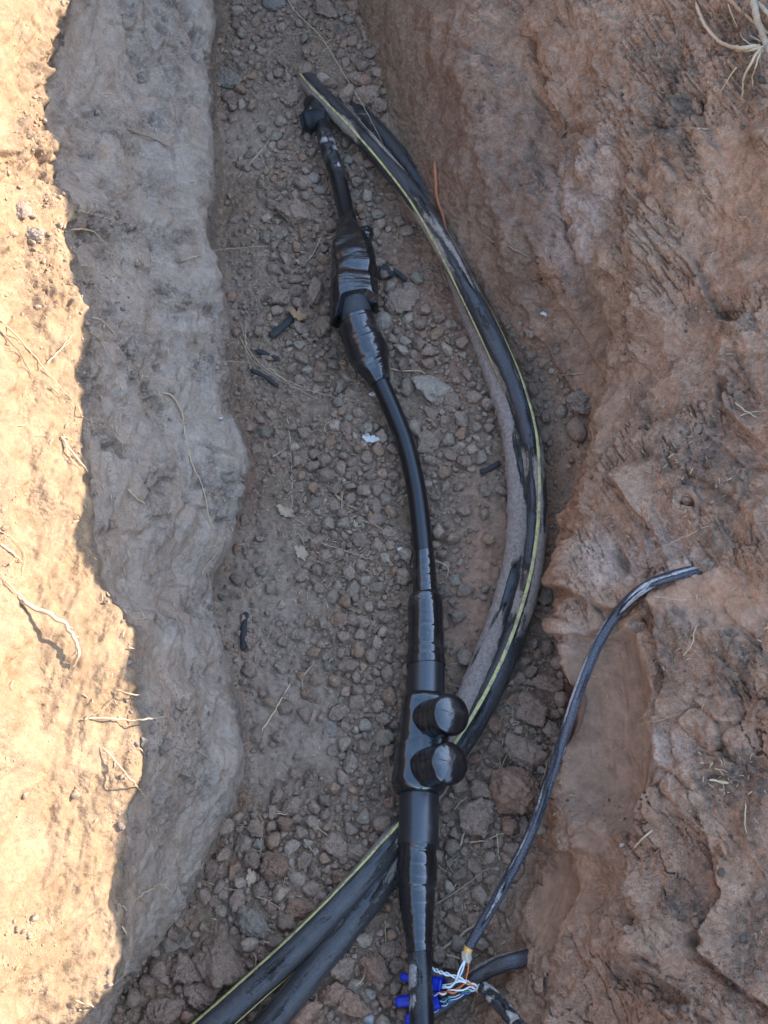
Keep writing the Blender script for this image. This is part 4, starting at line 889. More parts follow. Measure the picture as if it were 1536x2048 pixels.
LM = [(610, 243, 'the elbow plug'), (660, 300, 'the upper cable stub'), (700, 240, 'the striped cable'), (780, 330, 'the striped cable crossing'), (592, 432, 'the large flat faced clod'), (628, 360, 'the smooth round tan pebble'), (452, 158, 'the big smooth clod at the top'),
 (546, 8, 'the dark stone at the top edge'), (735, 196, 'the pile of clods at the top'), (690, 150, 'the long grass stalk'), (505, 320, 'the forked straw'), (450, 500, 'the long pale root end'), (710, 520, 'the tape hood'), (750, 690, 'the ridged tape bulge'), (796, 610, 'the large angular clod'),
 (766, 646, 'the pale grey pebble'), (563, 598, 'the blocky clod'), (600, 640, 'the curled bark'), (562, 656, 'the charred chunk'), (520, 740, 'the dry grass wisp'), (605, 530, 'the bent straw'), (785, 830, 'the bending main cable'), (740, 880, 'the white crumbly chip'),
 (860, 776, 'the large pale flat stone'), (902, 802, 'the leaning clod'), (980, 935, 'the slanting charred stick'), (856, 888, 'the sunken reddish clod'), (582, 930, 'the tall straight straw'), (574, 1026, 'the brown dry leaf'), (604, 1108, 'the pale dry leaf'), (684, 1020, 'the upright straw'), (770, 1065, 'the brown twig'),
 (800, 1100, 'the white stone chip'), (840, 1060, 'the main cable'), (928, 1022, 'the lone rounded clod'), (1000, 850, 'the muddy cable'), (700, 1112, 'the long thin straw'), (850, 1240, 'the upper collar'), (818, 1350, 'the long sleeve'), (615, 1155, 'the slanting straw'), (490, 1264, 'the upright charred stick'),
 (550, 1415, 'the thick jointed straw'), (659, 1460, 'the sunken grey stone'), (790, 1480, 'the connector body'), (895, 1430, 'the upper stub cap'), (895, 1527, 'the lower stub cap'), (985, 1446, 'the three sided clod'), (1044, 1506, 'the large dark clod'), (1066, 1418, 'the broad earthy clod'), (1050, 1321, 'the lone round clod'),
 (1035, 1578, 'the biggest round clod'), (950, 1637, 'the wide clod'), (1017, 1652, 'the clod under the biggest'), (1163, 802, 'the pale crumbly clod'), (1153, 864, 'the egg shaped stone'), (548, 1736, 'the big chunky clod'), (434, 1918, 'the widest slab'), (366, 1938, 'the clod left of the slab'), (322, 2022, 'the bottom left slab'),
 (505, 1838, 'the flat greyish clod'), (602, 1818, 'the clod touching the stripe'), (684, 1936, 'the angular pair of clods'), (664, 1988, 'the reddish bottom clod'), (802, 2003, 'the middle wire nut'), (766, 1650, 'the round clod by the sleeve'), (672, 1686, 'the root crossed clod'), (630, 1742, 'the five sided clod'),
 (522, 1690, 'the grey split stick'), (504, 1756, 'the crumpled pale leaf'), (645, 1665, 'the long thin root'), (550, 1630, 'the forked straw'), (835, 1840, 'the tapering wrap'), (900, 1790, 'the long thin twig'), (915, 1880, 'the grey stick'), (930, 1660, 'the pale forked root'), (985, 1680, 'the tan root'), (955, 1850, 'the telephone cable end'),
 (1076, 1635, 'the telephone cable'), (930, 1960, 'the twisted wires'), (370, 900, 'the longest hanging root'), (325, 1490, 'the orange rimmed stone'), (222, 1043, 'the socketed clod'), (266, 750, 'the small grey stone'), (200, 475, 'the curling bright root'), (292, 270, 'the dark brown stick'), (100, 1235, 'the thickest pale root'),
 (75, 720, 'the long straight root'), (150, 905, 'the dry grass blades'), (290, 1780, 'the bright bent root'), (240, 1545, 'the long slanting root'), (265, 1438, 'the level pale root'), (70, 470, 'the large sunlit clod'), (150, 485, 'the crumbly rim clod'), (1393, 212, 'the narrow dark sided clod'), (1406, 257, 'the small level straw'),
 (1500, 650, 'the large lump by the edge'), (1398, 860, 'the two small clods'), (1380, 1000, 'the light reddish clod'), (1492, 822, 'the crossed yellow straws'), (1438, 1562, 'the split pale straw'), (1288, 1678, 'the bright slanting straw'), (1491, 1640, 'the upright bent straw'), (1385, 1143, 'the telephone cable exit'), (1382, 1280, 'the zigzag root'),
 (1212, 1450, 'the smooth scoop'), (1370, 1085, 'the slanting bank root'), (1247, 275, 'the dark pit'), (1020, 490, 'the thick brown root'), (882, 400, 'the orange root'), (1500, 110, 'the dead grass clump'), (1258, 1862, 'the notch clod'), (1300, 1970, 'the lower bank lumps'), (1235, 1110, 'the deep slit'), (1145, 748, 'the pale stick stub')]
used_labels = {}
def where(px, py, head):
    best = None
    for x, y, nm_ in sorted(LM, key=lambda q: (q[0] - px) ** 2 + (q[1] - py) ** 2)[:7]:
        dx, dy = px - x, py - y; ang = math.degrees(math.atan2(-dy, dx)) % 360; d = math.hypot(dx, dy)
        dr = ['right of', 'up and right of', 'above', 'up and left of', 'left of', 'down and left of', 'below', 'down and right of'][int((ang + 22.5) // 45) % 8]
        pre = 'close ' if d < 32 else '' if d < 75 else 'well ' if d < 130 else 'far '
        lb = f'{head} {pre}{dr} {nm_}'
        if best is None: best = lb
        if lb not in used_labels: used_labels[lb] = 1; return lb, True
    return best, False
zones = [(lambda x, y: y < 330, 'beside the cable ends at the top of the trench'), (lambda x, y: y < 780, 'in the coarse gravel round the upper splice'),
         (lambda x, y: y < 1180, 'in the gravel along the curving main cable'), (lambda x, y: x > 930 and y < 1760, 'in the hollow between the striped cable and the right bank'),
         (lambda x, y: y < 1600, 'in the gravel left of the connector'), (lambda x, y: x < 560, 'in the rubble at the lower left'), (lambda x, y: x < 820, 'in the rubble left of the lower sleeve'), (lambda x, y: True, 'in the rubble right of the lower sleeve')]
tint = [((.295, .192, .130), 'brown', 6), ((.265, .178, .122), 'dull brown', 4), ((.31, .182, .112), 'reddish', 1.4), ((.27, .20, .138), 'greyish', 1.2), ((.35, .245, .17), 'light brown', 1.5)]
protos = [[rock(700 + k, 4, (0, 0, .1, .3)[k % 4], 1.0) for k in range(28)], [rock(800 + k, 2, (0, 0, .1, .3)[k % 4], 1.0) for k in range(24)], [rock(900 + k, 1, .2, .8) for k in range(16)]]
protos3 = [rock(740 + k, 3, (0, 0, .1, .2)[k % 4], 1.0) for k in range(16)]
pm = [mesh_np('dirt_clod', V, F, True) for V, F in protos[0]]
for m_ in pm: m_.materials.append(M_clod)
sv, sf, sc_, nv = [], [], [], 0
seen = set()
for i, (h, n, r, px, py) in enumerate(seeds):
    t = rnd.choices(tint, [q[2] for q in tint])[0]; lowr_ = sstep(1500, 1800, py); k = rnd.uniform(.86, 1.1)
    cc = np.array(t[0]) * k
    up = (n + Vector((0, 0, 1))).normalized(); lift = r * (rnd.uniform(.05, .55) if r > .0026 else rnd.uniform(-.15, .3))
    infr = -10 < px < 1546 and -10 < py < 2058
    if i < NIND + 60 and infr and len(seen) < NIND:
        seen.add(i); o = bpy.data.objects.new('dirt_clod', pm[i % len(pm)]); COL.objects.link(o)
        zl = next(z[1] for z in zones if z[0](px, py))
        big = 'larger' if r > .0055 else 'small'
        o['label'] = where(px, py, f'{big} {t[1]} clod')[0]; o['category'] = 'dirt clod'; o['group'] = f'loose clods {zl}'
        o.color = (*cc, 1); s = r * 1.15; o.scale = (s, s * rnd.uniform(.85, 1.1), s * rnd.uniform(.9, 1.2))
        o.rotation_euler = (rnd.uniform(-.5, .5), rnd.uniform(-.5, .5), rnd.uniform(0, 6.28)); o.location = h + up * lift
        continue
    V, F = (protos3 if r > .0036 else protos[1] if r > .0016 else protos[2])[i % 16]
    V = V @ rotm(rnd.uniform(0, 6.28), rnd.uniform(-.5, .5), rnd.uniform(-.5, .5)).T * r * 1.15 + np.array(h + up * lift)
    sv.append(V); sf.append(F + nv); nv += len(V); sc_.append(np.tile(cc, (len(V), 1)))
add('gravel', mesh_np('gravel', np.concatenate(sv), np.concatenate(sf), False, np.concatenate(sc_)), M_gravel, kind='stuff', label='loose small dirt crumbs and gravel covering the trench floor', cat='gravel')
# crumbs caught on both banks, where the soil is dark and loose
CR = [(1370, 900, 60, 80, 1), (1440, 960, 60, 60, .5), (1480, 1560, 75, 60, 1), (1370, 1815, 45, 40, 1), (1500, 1890, 45, 90, .8), (1330, 1990, 90, 40, 1), (1490, 100, 60, 160, 1), (1460, 640, 50, 30, 1), (1420, 190, 30, 50, .6), (1345, 1320, 45, 60, .5), (1470, 1330, 60, 60, .6),
      (70, 470, 70, 110, .7), (110, 400, 40, 60, .6), (30, 350, 40, 60, .6), (10, 1050, 30, 120, .7), (360, 1430, 70, 60, .9), (330, 1500, 60, 40, .6), (190, 560, 60, 50, .4), (250, 480, 60, 60, .3), (240, 660, 60, 60, .3), (60, 1870, 40, 60, .2), (420, 1160, 30, 40, .6), (1120, 790, 50, 70, .3), (1420, 1960, 60, 60, .6), (260, 560, 90, 90, .3), (1160, 600, 60, 60, .1), (1250, 690, 100, 80, .12), (1200, 1620, 80, 40, .3)]
CR += [(60, 60, 60, 60, .25), (70, 250, 50, 60, .6), (60, 640, 60, 60, .2), (60, 1500, 90, 200, .08), (60, 1900, 90, 90, .25), (90, 560, 60, 60, .4), (250, 300, 130, 280, .07), (280, 850, 120, 250, .06), (340, 1600, 90, 130, .06), (1300, 500, 200, 400, .05), (1400, 1700, 130, 200, .06)] + [(float(np.interp(y_, pyv, lip_px)) - 6, y_, 20, 26, .55 if 330 < y_ < 760 else .28) for y_ in range(20, 2000, 44)] + [(float(np.interp(y_, pyv, edge_px)) + 22, y_, 22, 30, .5) for y_ in range(20, 1900, 50)]
sv, sf, sc_, nv = [], [], [], 0
for (cx, cy, rx, ry, dn_) in CR:
    for k in range(int(rx * ry * dn_ / 14)):
        a, q = rnd.uniform(0, 6.28), math.sqrt(rnd.random()) * rnd.uniform(.6, 1.25); px, py = cx + rx * q * math.cos(a), cy + ry * q * math.sin(a)
        h, n = hit(px, py); r = (.0006 + .0005 * rng.pareto(2.6)); r = min(r, .0045)
        left = px < 500; cc = np.array((.36, .25, .165) if left and px < 180 else (.24, .18, .14) if left else rnd.choice([(.11, .085, .07), (.17, .12, .09), (.25, .15, .10)])) * rnd.uniform(.8, 1.2)
        V, F = protos[1 if r > .0016 else 2][rnd.randrange(16)]
        V = V @ rotm(rnd.uniform(0, 6.28), rnd.uniform(-3, 3), 0).T * r + np.array(h + n * r * .2)
        sv.append(V); sf.append(F + nv); nv += len(V); sc_.append(np.tile(cc, (len(V), 1)))
add('soil_crumbs', mesh_np('soil_crumbs', np.concatenate(sv), np.concatenate(sf), False, np.concatenate(sc_)), M_gravel, kind='stuff', label='dark loose soil crumbs caught on the ledges of both banks', cat='crumbs')

# ------------------------------------------------------------------ stems, roots, sticks
def stem_mesh(rows, r, seed, lift=.0015, kink=.0006, taper=.5, ns=7, knob=.12):
    r = r * .84; kink = kink * 1.3
    pts = []
    for q in rows:
        h, n = hit(q[0], q[1]); l = q[2] * .001 if len(q) > 2 else lift
        pts.append(np.array(h) + np.array((O - h).normalized()) * l)
    pa = Path(pts, 8); s = np.linspace(0, pa.len, max(4, int(pa.len / .0035))); P0 = pa.at(s)[0]
    P0 = P0 + kink * np.stack([perlin(np.stack([s / .007 + seed, s * 0 + 3 * j, s * 0], -1)) for j in range(3)], -1) * 1.6
    pa = Path(P0, 3)
    def f(S, A): u = S / pa.len; return r * (1 - taper * u) * np.clip(np.minimum(u, 1 - u) * 14 + .35, 0, 1) * (1 + knob * perlin(np.stack([S / .004 + seed, np.cos(A), np.sin(A)], -1)))
    return tube('stem', pa, 0, pa.len, f, ns, .0016, True), pa
def join(meshes, name):
    bm = bmesh.new()
    for m_ in meshes: bm.from_mesh(m_)
    me = bpy.data.meshes.new(name); bm.to_mesh(me); bm.free()
    for m_ in meshes: bpy.data.meshes.remove(m_)
    return me
def stem(name, rows, mm, mat, label, cat=None, group=None, lift=1.5, kink=.6, taper=.5, extra=(), ns=7):
    ms = [stem_mesh(rows, mm * .001, rnd.randrange(99), lift * .001, kink * .001, taper, ns)[0]]
    for e, emm in extra: ms.append(stem_mesh(e, emm * .001, rnd.randrange(99), lift * .001, kink * .001, .7, 6)[0])
    me = join(ms, name) if len(ms) > 1 else ms[0]; me.name = name
    return add(name, me, mat, None, label, cat or name.replace('_', ' '), group)
G_ = 4
stem('grass_stalk', [(560, -30, 12), (590, 22, 12), (640, 72, 12), (690, 152, 14), (730, 218, 22), (768, 292, 24)], .85, M_straw, 'long pale grass stalk lying from the top edge down onto the striped cable', lift=8, kink=.5,
     extra=[([(650, 84, 12), (620, 70, 9), (596, 82, 8)], .4), ([(625, 60, 12), (590, 68, 8), (560, 60, 7), (548, 48, 6)], .35), ([(705, 178, 14), (670, 148, 8), (640, 140, 6)], .35), ([(735, 228, 20), (700, 228, 10)], .4), ([(650, 88, 12), (668, 72, 10)], .5), ([(645, 104, 11), (662, 90, 11)], .7)])
stem('dry_twig', [(770, 300, 14), (776, 262, 10), (775, 222, 8)], .5, M_straw, 'short upright straw at the foot of the right bank near the crossing cables', extra=[([(748, 275, 12), (770, 255, 9), (782, 248, 8)], .45), ([(738, 245, 9), (762, 258, 8)], .4), ([(774, 240, 8), (762, 238, 7)], .4)])
stem('straw', [(475, 355, 3), (505, 322, 3), (535, 285, 4), (541, 262, 4)], .75, M_straw, 'forked straw on the dusty floor near the left bank at the top', extra=[([(500, 325, 3), (522, 300, 4), (528, 290, 4)], .5)])
stem('straw', [(480, 312, 2), (478, 335, 2)], 1.0, M_straw, 'stubby pale straw beside the forked straw')
stem('root', [(360, 522, 2), (395, 512, 6), (440, 499, 22), (490, 495, 14), (540, 491, 6)], .85, M_root, 'long pale root reaching from the left bank out over the gravel', kink=.8)
stem('straw', [(642, 474, 6), (630, 500, 6), (618, 518, 6), (580, 548, 5)], .8, M_straw, 'bent straw on the gravel left of the tape hood')
for k, (rows, lab) in enumerate([([(484, 655, 3), (498, 700, 4), (530, 735, 5), (590, 768, 6), (660, 792, 6), (762, 812, 5)], 'longest stem of the dry grass wisp curving across the floor below the upper splice'),
        ([(480, 672, 3), (505, 720, 4), (560, 760, 5), (640, 800, 4)], 'second long stem of the dry grass wisp'),
        ([(492, 640, 3), (492, 700, 4), (510, 760, 4), (520, 776, 3)], 'steep dark stem at the left end of the dry grass wisp'),
        ([(450, 722, 2), (500, 726, 4), (556, 742, 4)], 'thin level stem crossing the left end of the dry grass wisp'),
        ([(540, 735, 4), (590, 775, 4), (640, 782, 4)], 'middle stem of the dry grass wisp'), ([(448, 678, 2), (462, 700, 2), (478, 716, 3)], 'curved blade between the left bank and the dry grass wisp')]):
    stem('dry_grass', rows, .55, M_straw, lab, 'dry grass', 'dry grass wisp below the upper splice')
stem('straw', [(574, 832, 3), (580, 880, 3), (584, 950, 3), (584, 1020, 3), (587, 1050, 3)], .75, M_straw, 'tall straight straw standing out left on the floor', extra=[([(583, 885, 3), (580, 920, 3)], .5)])
stem('straw', [(545, 913, 3), (574, 896, 3)], .8, M_straw, 'short straw left of the tall straight straw')
stem('straw', [(684, 982, 4), (683, 1058, 3)], .85, M_straw, 'upright straw above the brown twig in the middle gravel')
stem('straw', [(672, 990, 4), (690, 1006, 4), (714, 1018, 4)], .9, M_straw, 'thicker slanting straw crossing the top of the upright straw', extra=[([(690, 1006, 4), (700, 1020, 4)], .6)])
stem('twig', [(718, 1038, 4), (752, 1052, 4), (790, 1074, 5), (826, 1094, 4)], 1.0, M_stick, 'brown twig lying toward the main cable in the middle gravel')
stem('straw', [(610, 1072, 3), (660, 1092, 3), (746, 1120, 3)], .6, M_straw, 'long thin straw under the dry leaf level', extra=[([(680, 1098, 3), (735, 1112, 3)], .4)])
stem('straw', [(600, 1136, 3), (634, 1180, 3)], .85, M_straw, 'slanting straw below the pale leaf')
stem('root', [(640, 1170, 3), (655, 1150, 3), (668, 1124, 3), (690, 1115, 3)], .45, M_root, 'thin curled root right of the slanting straw')
stem('straw', [(516, 1474, 3), (550, 1420, 3), (586, 1358, 4)], 1.15, M_straw, 'thick jointed straw lying slanted on the dusty floor left of the connector', taper=.1)
stem('straw', [(604, 1356, 3), (630, 1322, 3)], .9, M_straw, 'short straw right of the thick jointed straw', extra=[([(604, 1356, 3), (606, 1394, 3)], .7)])
stem('root', [(780, 738, 5), (812, 742, 5), (838, 742, 5), (852, 748, 5)], 1.4, M_root, 'yellowish root lying right of the ridged tape bulge', extra=[([(838, 742, 5), (850, 738, 4)], .6)])
stem('root', [(868, 1122, 4), (888, 1128, 5), (897, 1140, 5), (893, 1156, 4)], 1.1, M_root, 'yellow hooked root right of the main cable above the collar')
stem('straw', [(1010, 470, 3), (1020, 480, 3)] if False else [(795, 410, 3), (800, 440, 3), (790, 492, 3)], .5, M_straw, 'upright thin straw on the smooth soil right of the upper cable', extra=[([(786, 472, 3), (805, 488, 3)], .7)])
stem('orange_root', [(869, 322, 4), (872, 360, 4), (874, 395, 4), (885, 430, 4), (894, 468, 4)], 3.2, M_rust, 'thin orange root beside the striped cable at the foot of the right bank', 'root', taper=.2)
stem('root', [(966, 468, 5), (985, 482, 5), (1020, 494, 5), (1062, 516, 2)], 1.7, M_brownroot, 'thick brown root poking out of the right bank near the striped cable', taper=.3, extra=[([(985, 482, 5), (1010, 478, 5), (1050, 500, 4)], .5), ([(972, 474, 5), (975, 466, 5)], .5)])
stem('stick', [(1124, 750, 3), (1148, 748, 3), (1170, 745, 2)], 1.5, M_stick, 'pale broken stick stub above the hollow of the right bank', taper=.1)
stem('straw', [(1394, 257, 3), (1418, 258, 3)], 1.0, M_straw, 'small level straw on the upper right bank', taper=.1)
stem('straw', [(1478, 433, 3), (1494, 434, 3)], .8, M_straw, 'tiny pale pair of straws near the right edge', extra=[([(1480, 439, 3), (1492, 436, 3)], .6)])
stem('straw', [(1471, 806, 4), (1492, 822, 5), (1514, 836, 3)], 1.1, M_straw, 'crossed yellow straws near the right edge of the right bank', extra=[([(1480, 832, 3), (1505, 824, 4), (1536, 822, 4)], .8)])
stem('straw', [(1418, 1560, 4), (1436, 1562, 4), (1458, 1566, 4)], 1.3, M_straw, 'split pale straw on the dark soil of the right bank', taper=.2, extra=[([(1430, 1563, 4), (1456, 1562, 4)], .8)])
stem('straw', [(1268, 1696, 4), (1288, 1674, 4), (1306, 1660, 4)], 1.2, M_straw, 'bright slanting straw on the lower right bank', taper=.2)
stem('straw', [(1491, 1606, 4), (1490, 1652, 4), (1496, 1668, 4)], .8, M_straw, 'upright bent straw at the right edge below the dark soil')
stem('root', [(1366, 1312, 3), (1384, 1288, 4), (1390, 1260, 4), (1398, 1246, 4)], .9, M_root, 'zigzag root standing on the right bank under the telephone cable hole', extra=[([(1372, 1300, 3), (1384, 1285, 4)], .5)])
stem('root', [(1266, 1455, 3), (1290, 1445, 4), (1318, 1442, 4), (1345, 1430, 3)], .5, M_root, 'hair thin root crossing the rim of the smooth scoop', extra=[([(1330, 1436, 4), (1365, 1424, 3)], .3)])
stem('root', [(1300, 1110, 3), (1326, 1094, 3), (1390, 1064, 3), (1440, 1040, 2)], .6, M_root, 'thin root slanting across the right bank above the telephone cable')
stem('root', [(1306, 1192, 3), (1340, 1198, 4), (1378, 1200, 3)], .5, M_root, 'thin level root right under the telephone cable exit')
stem('root', [(1060, 1262, 3), (1090, 1236, 6), (1118, 1210, 4)], .45, M_root, 'fine root slanting up to the bank right of the striped cable')
stem('root', [(905, 1372, 3), (925, 1325, 3), (960, 1318, 3)] if False else [(896, 1330, 3), (925, 1324, 3), (952, 1318, 3)], .4, M_root, 'fine root between the collar and the muddy cable')
stem('twig', [(866, 1812, 5), (892, 1796, 5), (920, 1778, 6), (950, 1756, 6), (980, 1734, 6)], .85, M_stick, 'long thin twig reaching from the tapering wrap toward the telephone cable', extra=[([(868, 1812, 5), (866, 1840, 4), (862, 1876, 3)], .5)])
stem('stick', [(878, 1903, 4), (914, 1876, 4), (953, 1846, 6)], 1.7, M_stick, 'grey stick beside the stripped end of the telephone cable', taper=.2)
stem('stick', [(864, 1890, 4), (892, 1908, 4), (922, 1918, 4)], 1.9, M_stick, 'brown stick crossing below the grey stick near the wires', taper=.2)
stem('root', [(903, 1702, 4), (922, 1688, 5), (930, 1660, 5), (946, 1644, 5)], 1.2, M_root, 'pale forked root on the rubble below the wide clod', extra=[([(930, 1660, 5), (955, 1632, 4)], .6), ([(920, 1690, 5), (895, 1704, 4)], .7)])
stem('root', [(938, 1684, 4), (965, 1682, 5), (992, 1672, 5), (1022, 1662, 5)], 1.0, M_root, 'tan root crossing below the reddish clod')
stem('straw', [(994, 1664, 4), (997, 1716, 4)], .7, M_straw, 'upright thin straw in the rubble left of the telephone cable')
stem('root', [(908, 1620, 5), (920, 1606, 6), (935, 1592, 6)], 1.0, M_root, 'pale hooked root right of the sleeve')
for rows, lab in [([(985, 1555, 4), (982, 1600, 4), (1010, 1620, 6), (1045, 1612, 5)], 'fine root looping over the left of the biggest round clod'),
                  ([(1094, 1500, 4), (1090, 1545, 5), (1070, 1592, 5), (1040, 1622, 5)], 'fine root hanging down the right of the biggest round clod'),
                  ([(1108, 1490, 4), (1098, 1540, 6), (1080, 1580, 6)], 'root behind the telephone cable at the biggest round clod'),
                  ([(1006, 1480, 4), (1000, 1510, 5), (1002, 1545, 5)], 'upright root above the biggest round clod'),
                  ([(1020, 1500, 4), (1008, 1520, 5), (1000, 1548, 5)], 'pale split straw above the biggest round clod'),
                  ([(1000, 1615, 4), (970, 1616, 4), (950, 1604, 4)], 'thin level root left of the biggest round clod')]:
    stem('root', rows, .7, M_root, lab, None, 'fine roots round the biggest clod', lift=4)
# left bank
stem('root', [(322, 784, 2), (345, 793, 4), (364, 826, 4), (370, 868, 4), (384, 926, 4), (402, 966, 4), (412, 1000, 4), (418, 1038, 3), (426, 1058, 2)], 1.15, M_root, 'longest root hanging down the middle of the shaded left bank', extra=[([(413, 985, 3), (440, 1000, 3), (450, 1010, 2)], .5), ([(424, 1056, 2), (432, 1060, 2)], .4)])
stem('root', [(128, 462, 3), (160, 458, 8), (188, 464, 10), (200, 476, 9), (216, 492, 6)], 1.4, M_root, 'bright root curling out of the jagged rim of the left bank')
stem('root', [(150, 420, 2), (200, 432, 4), (240, 446, 4), (290, 470, 4), (304, 474, 3)], .75, M_root, 'thin root running from the rim down the left bank', extra=[([(296, 470, 3), (300, 482, 3)], .5)])
stem('straw', [(122, 500, 3), (150, 494, 5)], 1.1, M_straw, 'short bright straw poking out just under the curling root')
stem('root', [(160, 530, 3), (198, 534, 4)], .7, M_root, 'short level root below the bright straw')
stem('root', [(228, 543, 3), (255, 562, 4), (272, 590, 3)], .6, M_root, 'thin curved root on the shaded bank below the short level root')
stem('root', [(182, 634, 3), (205, 642, 4), (226, 664, 5), (252, 694, 3)], .9, M_root, 'upper of two bent roots leaving the rim of the left bank')
stem('root', [(180, 664, 3), (200, 680, 5), (212, 702, 6), (228, 726, 5), (232, 740, 4)], 1.0, M_root, 'lower of two bent roots leaving the rim of the left bank')
stem('root', [(184, 696, 3), (206, 710, 4)], .7, M_root, 'stub of root under the two bent roots')
stem('root', [(222, 780, 3), (232, 770, 3), (242, 766, 3)], .8, M_bark, 'orange brown root bit beside the small grey stone')
stem('root', [(154, 806, 3), (164, 832, 4), (182, 842, 5), (212, 854, 3)], .75, M_root, 'branching root at the rim of the left bank', extra=[([(181, 832, 5), (186, 856, 4), (198, 868, 3)], .6), ([(156, 860, 3), (184, 858, 4)], .5)])
stem('root', [(232, 816, 3), (254, 818, 4), (240, 832, 4), (243, 846, 3)], .6, M_root, 'hooked little root right of the branching root')
stem('root', [(230, 870, 2), (244, 888, 3), (248, 914, 2)], .7, M_root, 'short bent root in the middle of the left bank')
stem('straw', [(256, 978, 4), (270, 994, 4), (290, 1007, 3)], 1.1, M_straw, 'bright straw lying on the shaded left bank above the rounded clod', taper=.2)
stem('straw', [(122, 872, 4), (140, 898, 8), (176, 944, 5)], 1.3, M_straw, 'dry grass blades lying on the sunlit shelf near the rim', extra=[([(128, 870, 4), (134, 904, 6), (150, 926, 5), (172, 948, 4)], .8), ([(126, 868, 4), (168, 906, 4)], .6)])
stem('root', [(0, 638, 4), (50, 690, 4), (100, 750, 4), (146, 802, 3)], .9, M_root, 'long straight root crossing the sunlit shelf')
stem('root', [(0, 660, 3), (40, 706, 4), (64, 750, 4), (92, 764, 3)], .9, M_brownroot, 'brown bent root on the sunlit shelf left of the long straight one')
stem('root', [(100, 772, 3), (120, 790, 4), (138, 806, 3)], .7, M_brownroot, 'short brown root in the crumbs of the sunlit shelf')
stem('straw', [(94, 726, 3), (120, 700, 4), (144, 670, 4)], .7, M_straw, 'dry blades crossing the long straight root', extra=[([(120, 700, 4), (142, 682, 4)], .6), ([(78, 740, 3), (86, 734, 3)], .6)])
stem('root', [(36, 1192, 3), (62, 1214, 12), (100, 1228, 16), (136, 1256, 16), (150, 1280, 14), (158, 1304, 8), (144, 1336, 2)], 2.3, M_root, 'thickest pale root arching off the sunlit shelf and throwing a shadow', taper=.35, kink=1.2, extra=[([(62, 1214, 12), (46, 1200, 6), (20, 1170, 3), (0, 1150, 3)], 1.3), ([(134, 1256, 14), (132, 1278, 6)], .6)])
stem('root', [(0, 1088, 3), (30, 1110, 6), (45, 1124, 5)], 1.5, M_root, 'root at the left edge above the thickest root', extra=[([(0, 1060, 3), (40, 1090, 5), (50, 1116, 5), (44, 1150, 3)], .6), ([(20, 1130, 4), (34, 1112, 5)], .8)])
stem('root', [(160, 1438, 3), (200, 1436, 5), (262, 1440, 10), (300, 1438, 16), (336, 1432, 14)], .95, M_root, 'straight pale root sticking out level from the sunlit rim')
stem('root', [(168, 1440, 3), (180, 1430, 4), (205, 1420, 4), (228, 1396, 3)], .8, M_brownroot, 'brown branching root on the sunlit shelf', extra=[([(180, 1430, 4), (172, 1442, 3)], .6)])
stem('root', [(230, 1378, 3), (262, 1388, 8), (280, 1390, 8)], .8, M_root, 'short root at the sunlit rim above the straight pale root')
stem('root', [(204, 1492, 3), (240, 1534, 8), (268, 1566, 10), (291, 1594, 8)], .9, M_root, 'long root slanting from the sunlit shelf over the rim')
stem('root', [(276, 1496, 5), (286, 1505, 5)], .7, M_root, 'tiny root tip left of the grey stone')
stem('root', [(252, 1822, 4), (272, 1798, 8), (300, 1780, 10), (316, 1769, 10), (332, 1774, 9), (344, 1785, 6)], 1.0, M_root, 'bright bent root arching over the lower left bank', kink=.9, extra=[([(252, 1822, 4), (240, 1806, 4)], .9), ([(250, 1815, 4), (238, 1812, 3)], .6)])
stem('root', [(244, 1852, 4), (252, 1868, 5), (259, 1884, 4)], .9, M_root, 'short kinked root under the bright bent root')
stem('root', [(170, 2006, 4), (184, 2012, 5), (192, 2016, 4)], .8, M_root, 'bunch of little roots at the bottom corner of the sunlit shelf', extra=[([(150, 2000, 3), (170, 2008, 5)], 1.0), ([(158, 2020, 3), (180, 2030, 4)], .7)])
stem('root', [(392, 1498, 2), (420, 1518, 3), (434, 1530, 3), (446, 1554, 4), (456, 1590, 3)], .6, M_root, 'fine root hanging over the lower edge of the left bank', extra=[([(434, 1578, 3), (480, 1577, 4)], .3)])
stem('root', [(440, 1466, 2), (470, 1490, 4), (500, 1484, 4), (514, 1478, 3)], .4, M_root, 'hair root joining the left bank and the dusty floor')
stem('root', [(614, 1642, 4), (652, 1668, 5), (680, 1700, 5), (708, 1710, 4)], .75, M_root, 'long thin root over the gravel above the yellow stripe')
stem('root', [(412, 1762, 4), (440, 1774, 4), (474, 1780, 4)], .55, M_root, 'thin level root in the lower left gravel')
stem('root', [(512, 1792, 4), (545, 1806, 5), (560, 1822, 5), (562, 1840, 4)], .55, M_root, 'thin drooping root right of the level one in the lower left gravel')
stem('root', [(434, 1630, 4), (458, 1642, 4), (482, 1650, 4), (508, 1662, 4)], .7, M_root, 'forked root where the lower gravel meets the left bank', extra=[([(440, 1636, 4), (462, 1662, 4)], .4), ([(480, 1650, 4), (520, 1644, 4)], .4)])
stem('root', [(516, 1626, 4), (524, 1640, 4), (529, 1664, 4)], .9, M_bark, 'orange brown upright root in the lower gravel')
stem('stick', [(524, 1662, 4), (522, 1690, 4), (519, 1718, 4)], 1.3, M_stick, 'grey split stick below the orange brown root')
stem('straw', [(500, 1722, 4), (520, 1734, 4)], 1.0, M_straw, 'pale chip of straw below the grey split stick')
stem('straw', [(552, 1627, 4), (570, 1628, 4), (586, 1616, 5)], .9, M_straw, 'forked straw on top of the lower gravel', extra=[([(552, 1622, 4), (574, 1626, 4)], .6)])
stem('straw', [(618, 1690, 5), (628, 1706, 5)], .7, M_straw, 'short straw among clods above the yellow stripe')
